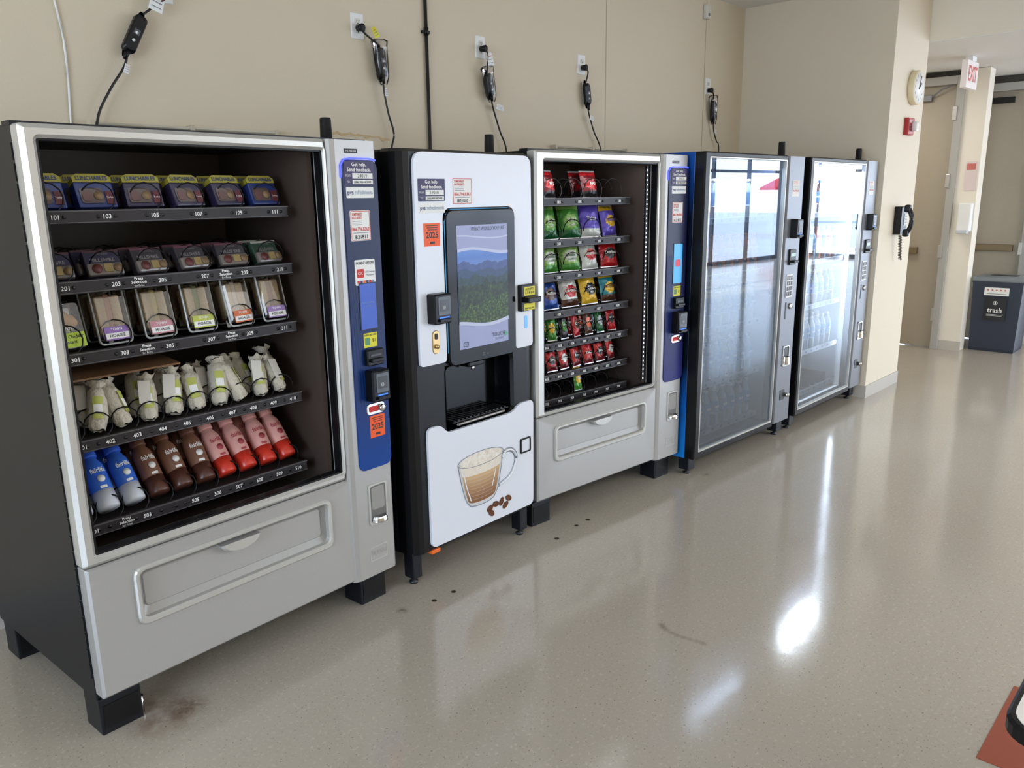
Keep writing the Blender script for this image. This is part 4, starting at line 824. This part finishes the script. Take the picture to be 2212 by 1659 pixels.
b=MB();b.box(8.362,8.37,-.18,-.08,1.62,1.90,P('notice_pink',(222,204,200),.5));b.box(8.36,8.362,-.17,-.09,1.82,1.88,P('notice_red',(200,110,100),.5));thing(b.obj('wall_notice'),'small pink and red notice on the wall pier','notice')
E=empty('trash_bin',T(8.52,-.45,0),'dark grey square trash bin with light grey lid','trash bin')
bg=P('bin_grey',(40,48,64),.45)
b=MB();b.loft([[(x,y,z) for x,y in ((.03-t,-.20-t),(.40+t,-.20-t),(.40+t,.20+t),(.03-t,.20+t))] for z,t in ((.0,.0),(.03,.005),(.70,.025))],bg);b.obj('bin_body',E)
b=MB();lg=P('bin_lid',(124,130,134),.4);b.box(-.005,.435,-.235,.235,.715,.76,lg,.012);b.box(.0,.43,-.23,.23,.70,.716,bg);b.box(.10,.33,-.12,.12,.758,.763,P('bin_slot',(20,20,22),.5));b.box(.08,.10,-.14,.14,.757,.77,lg,.004);b.obj('bin_lid',E,'light grey lid with slot')
b=MB();MZ=T(.0,0,0)@RZ(-90)
b.box(-.10,.10,-.006,-.001,.33,.56,P('bin_label',(18,18,22),.4),M=MZ);b.text("trash",0,.43,.07,-.008,wht,fit=.13,bold=True,M=MZ);b.ring((-.02,.02,.485,.525),(-.016,.016,.489,.521),.019,.015,-.009,-.006,wht,b=.001,M=MZ);b.box(-.007,.007,-.009,-.007,.494,.514,wht,M=MZ)
for k in range(2): b.box(-.07,.07,-.008,-.006,.385-.012*k,.388-.012*k,wht,M=MZ)
b.box(-.11,.11,-.006,-.001,.58,.66,wht,M=MZ)
for k in range(5): b.box(-.085+.038*k,-.07+.038*k,-.008,-.006,.628,.642,MC['notice_red'],M=MZ)
b.box(-.09,.09,-.008,-.006,.595,.6,grey,M=MZ);b.obj('bin_sticker',E,'black trash label and white notice')
# ------------------------------------------------ outdoors
b=MB();b.box(-40,70,-60,40,-.25,-.2,P('patio_concrete',(200,198,194),.8,var=.1,vs=.5));struct(b,'ground')
def tree(x,y):
    E=empty('patio_tree',T(x,y,-.2),'leafy green tree standing on the patio','tree','trees on the patio')
    b=MB();b.tube([(0,0,0),(.05,0,1.2),(0,.05,2.4),(.1,0,3.4)],lambda t:.13-.07*t,P('bark',(90,70,54),.9),8);b.obj('trunk',E)
    bm=bmesh.new();bmesh.ops.create_icosphere(bm,subdivisions=4,radius=1.7)
    for v in bm.verts: v.co*=1+.35*noise.noise(v.co*1.3+Vector((x,y,0)))
    for v in bm.verts: v.co.z+=4.0
    me=bpy.data.meshes.new('crown');bm.to_mesh(me);bm.free();me.materials.append(P('leaves',(62,104,48),.7,var=.5,vs=6));o=bpy.data.objects.new('crown',me);COL.objects.link(o);o.parent=E
for x,y in ((26,-34),(48,-22)): tree(x,y)
def umb(x,y):
    E=empty('patio_umbrella',T(x,y,-.2),'red patio umbrella on a steel pole','umbrella','umbrellas on the patio')
    b=MB();b.cyl((0,0,0),(0,0,2.5),.025,.025,chrome,10);b.lathe([(.25,0),(.25,.06),(.05,.09)],grey,16);b.obj('pole',E)
    b=MB();b.lathe([(1.4,1.95),(1.38,2.05),(.7,2.4),(.03,2.6)],P('canopy_red',(190,40,38),.7),8,smooth=False,cap=False);b.obj('canopy',E)
for x,y in ((23,-19),(32,-15)): umb(x,y)
# ------------------------------------------------ light
w=bpy.data.worlds.new('world');bpy.context.scene.world=w;w.use_nodes=True;nt=w.node_tree;bg=nt.nodes['Background']
tcw=nt.nodes.new('ShaderNodeTexCoord');sx=nt.nodes.new('ShaderNodeSeparateXYZ');cr=nt.nodes.new('ShaderNodeValToRGB');nt.links.new(tcw.outputs['Generated'],sx.inputs[0]);nt.links.new(sx.outputs['Z'],cr.inputs[0]);nt.links.new(cr.outputs[0],bg.inputs[0])
cr.color_ramp.elements[0].color=(.78,.89,1,1);cr.color_ramp.elements[1].color=(.40,.60,1,1);cr.color_ramp.elements[1].position=.6
bg.inputs[1].default_value=8.5
s=bpy.data.lights.new('sun','SUN');s.energy=17;s.angle=.01;s.color=(1,.97,.94);so=bpy.data.objects.new('sun',s);COL.objects.link(so);so.rotation_euler=Vector((.45,1,-.8)).to_track_quat('-Z','Y').to_euler()
lamp('window_portal',T(13.25,-7.98,1.4)@RX(90),13.5,2.7,1,portal=True)
lamp('window_portal',T(19.98,-5,1.4)@RY(90)@RZ(90),6,2.7,1,portal=True)
lamp('window_portal',T(-4.98,-2.4,1.75)@RY(-90),1.9,3.6,1,portal=True)
lamp('left_window_light',T(-4.9,-2.4,1.75)@RY(-90),1.8,3.4,120,(.66,.82,1))
lamp('room_fill',T(2,-5.2,3.05),7,3,125,(1,.98,.96))  # added soft fill below the ceiling, not a real fitting
lamp('room_fill',T(5.6,-4.6,3.05),3,2,75,(1,.98,.96))  # second added fill, brightens the hall pier
lamp('hall_fill',T(7.4,.7,2.74),.6,.6,16,(1,.96,.9))  # added fill hidden in the alcove to brighten the hall door
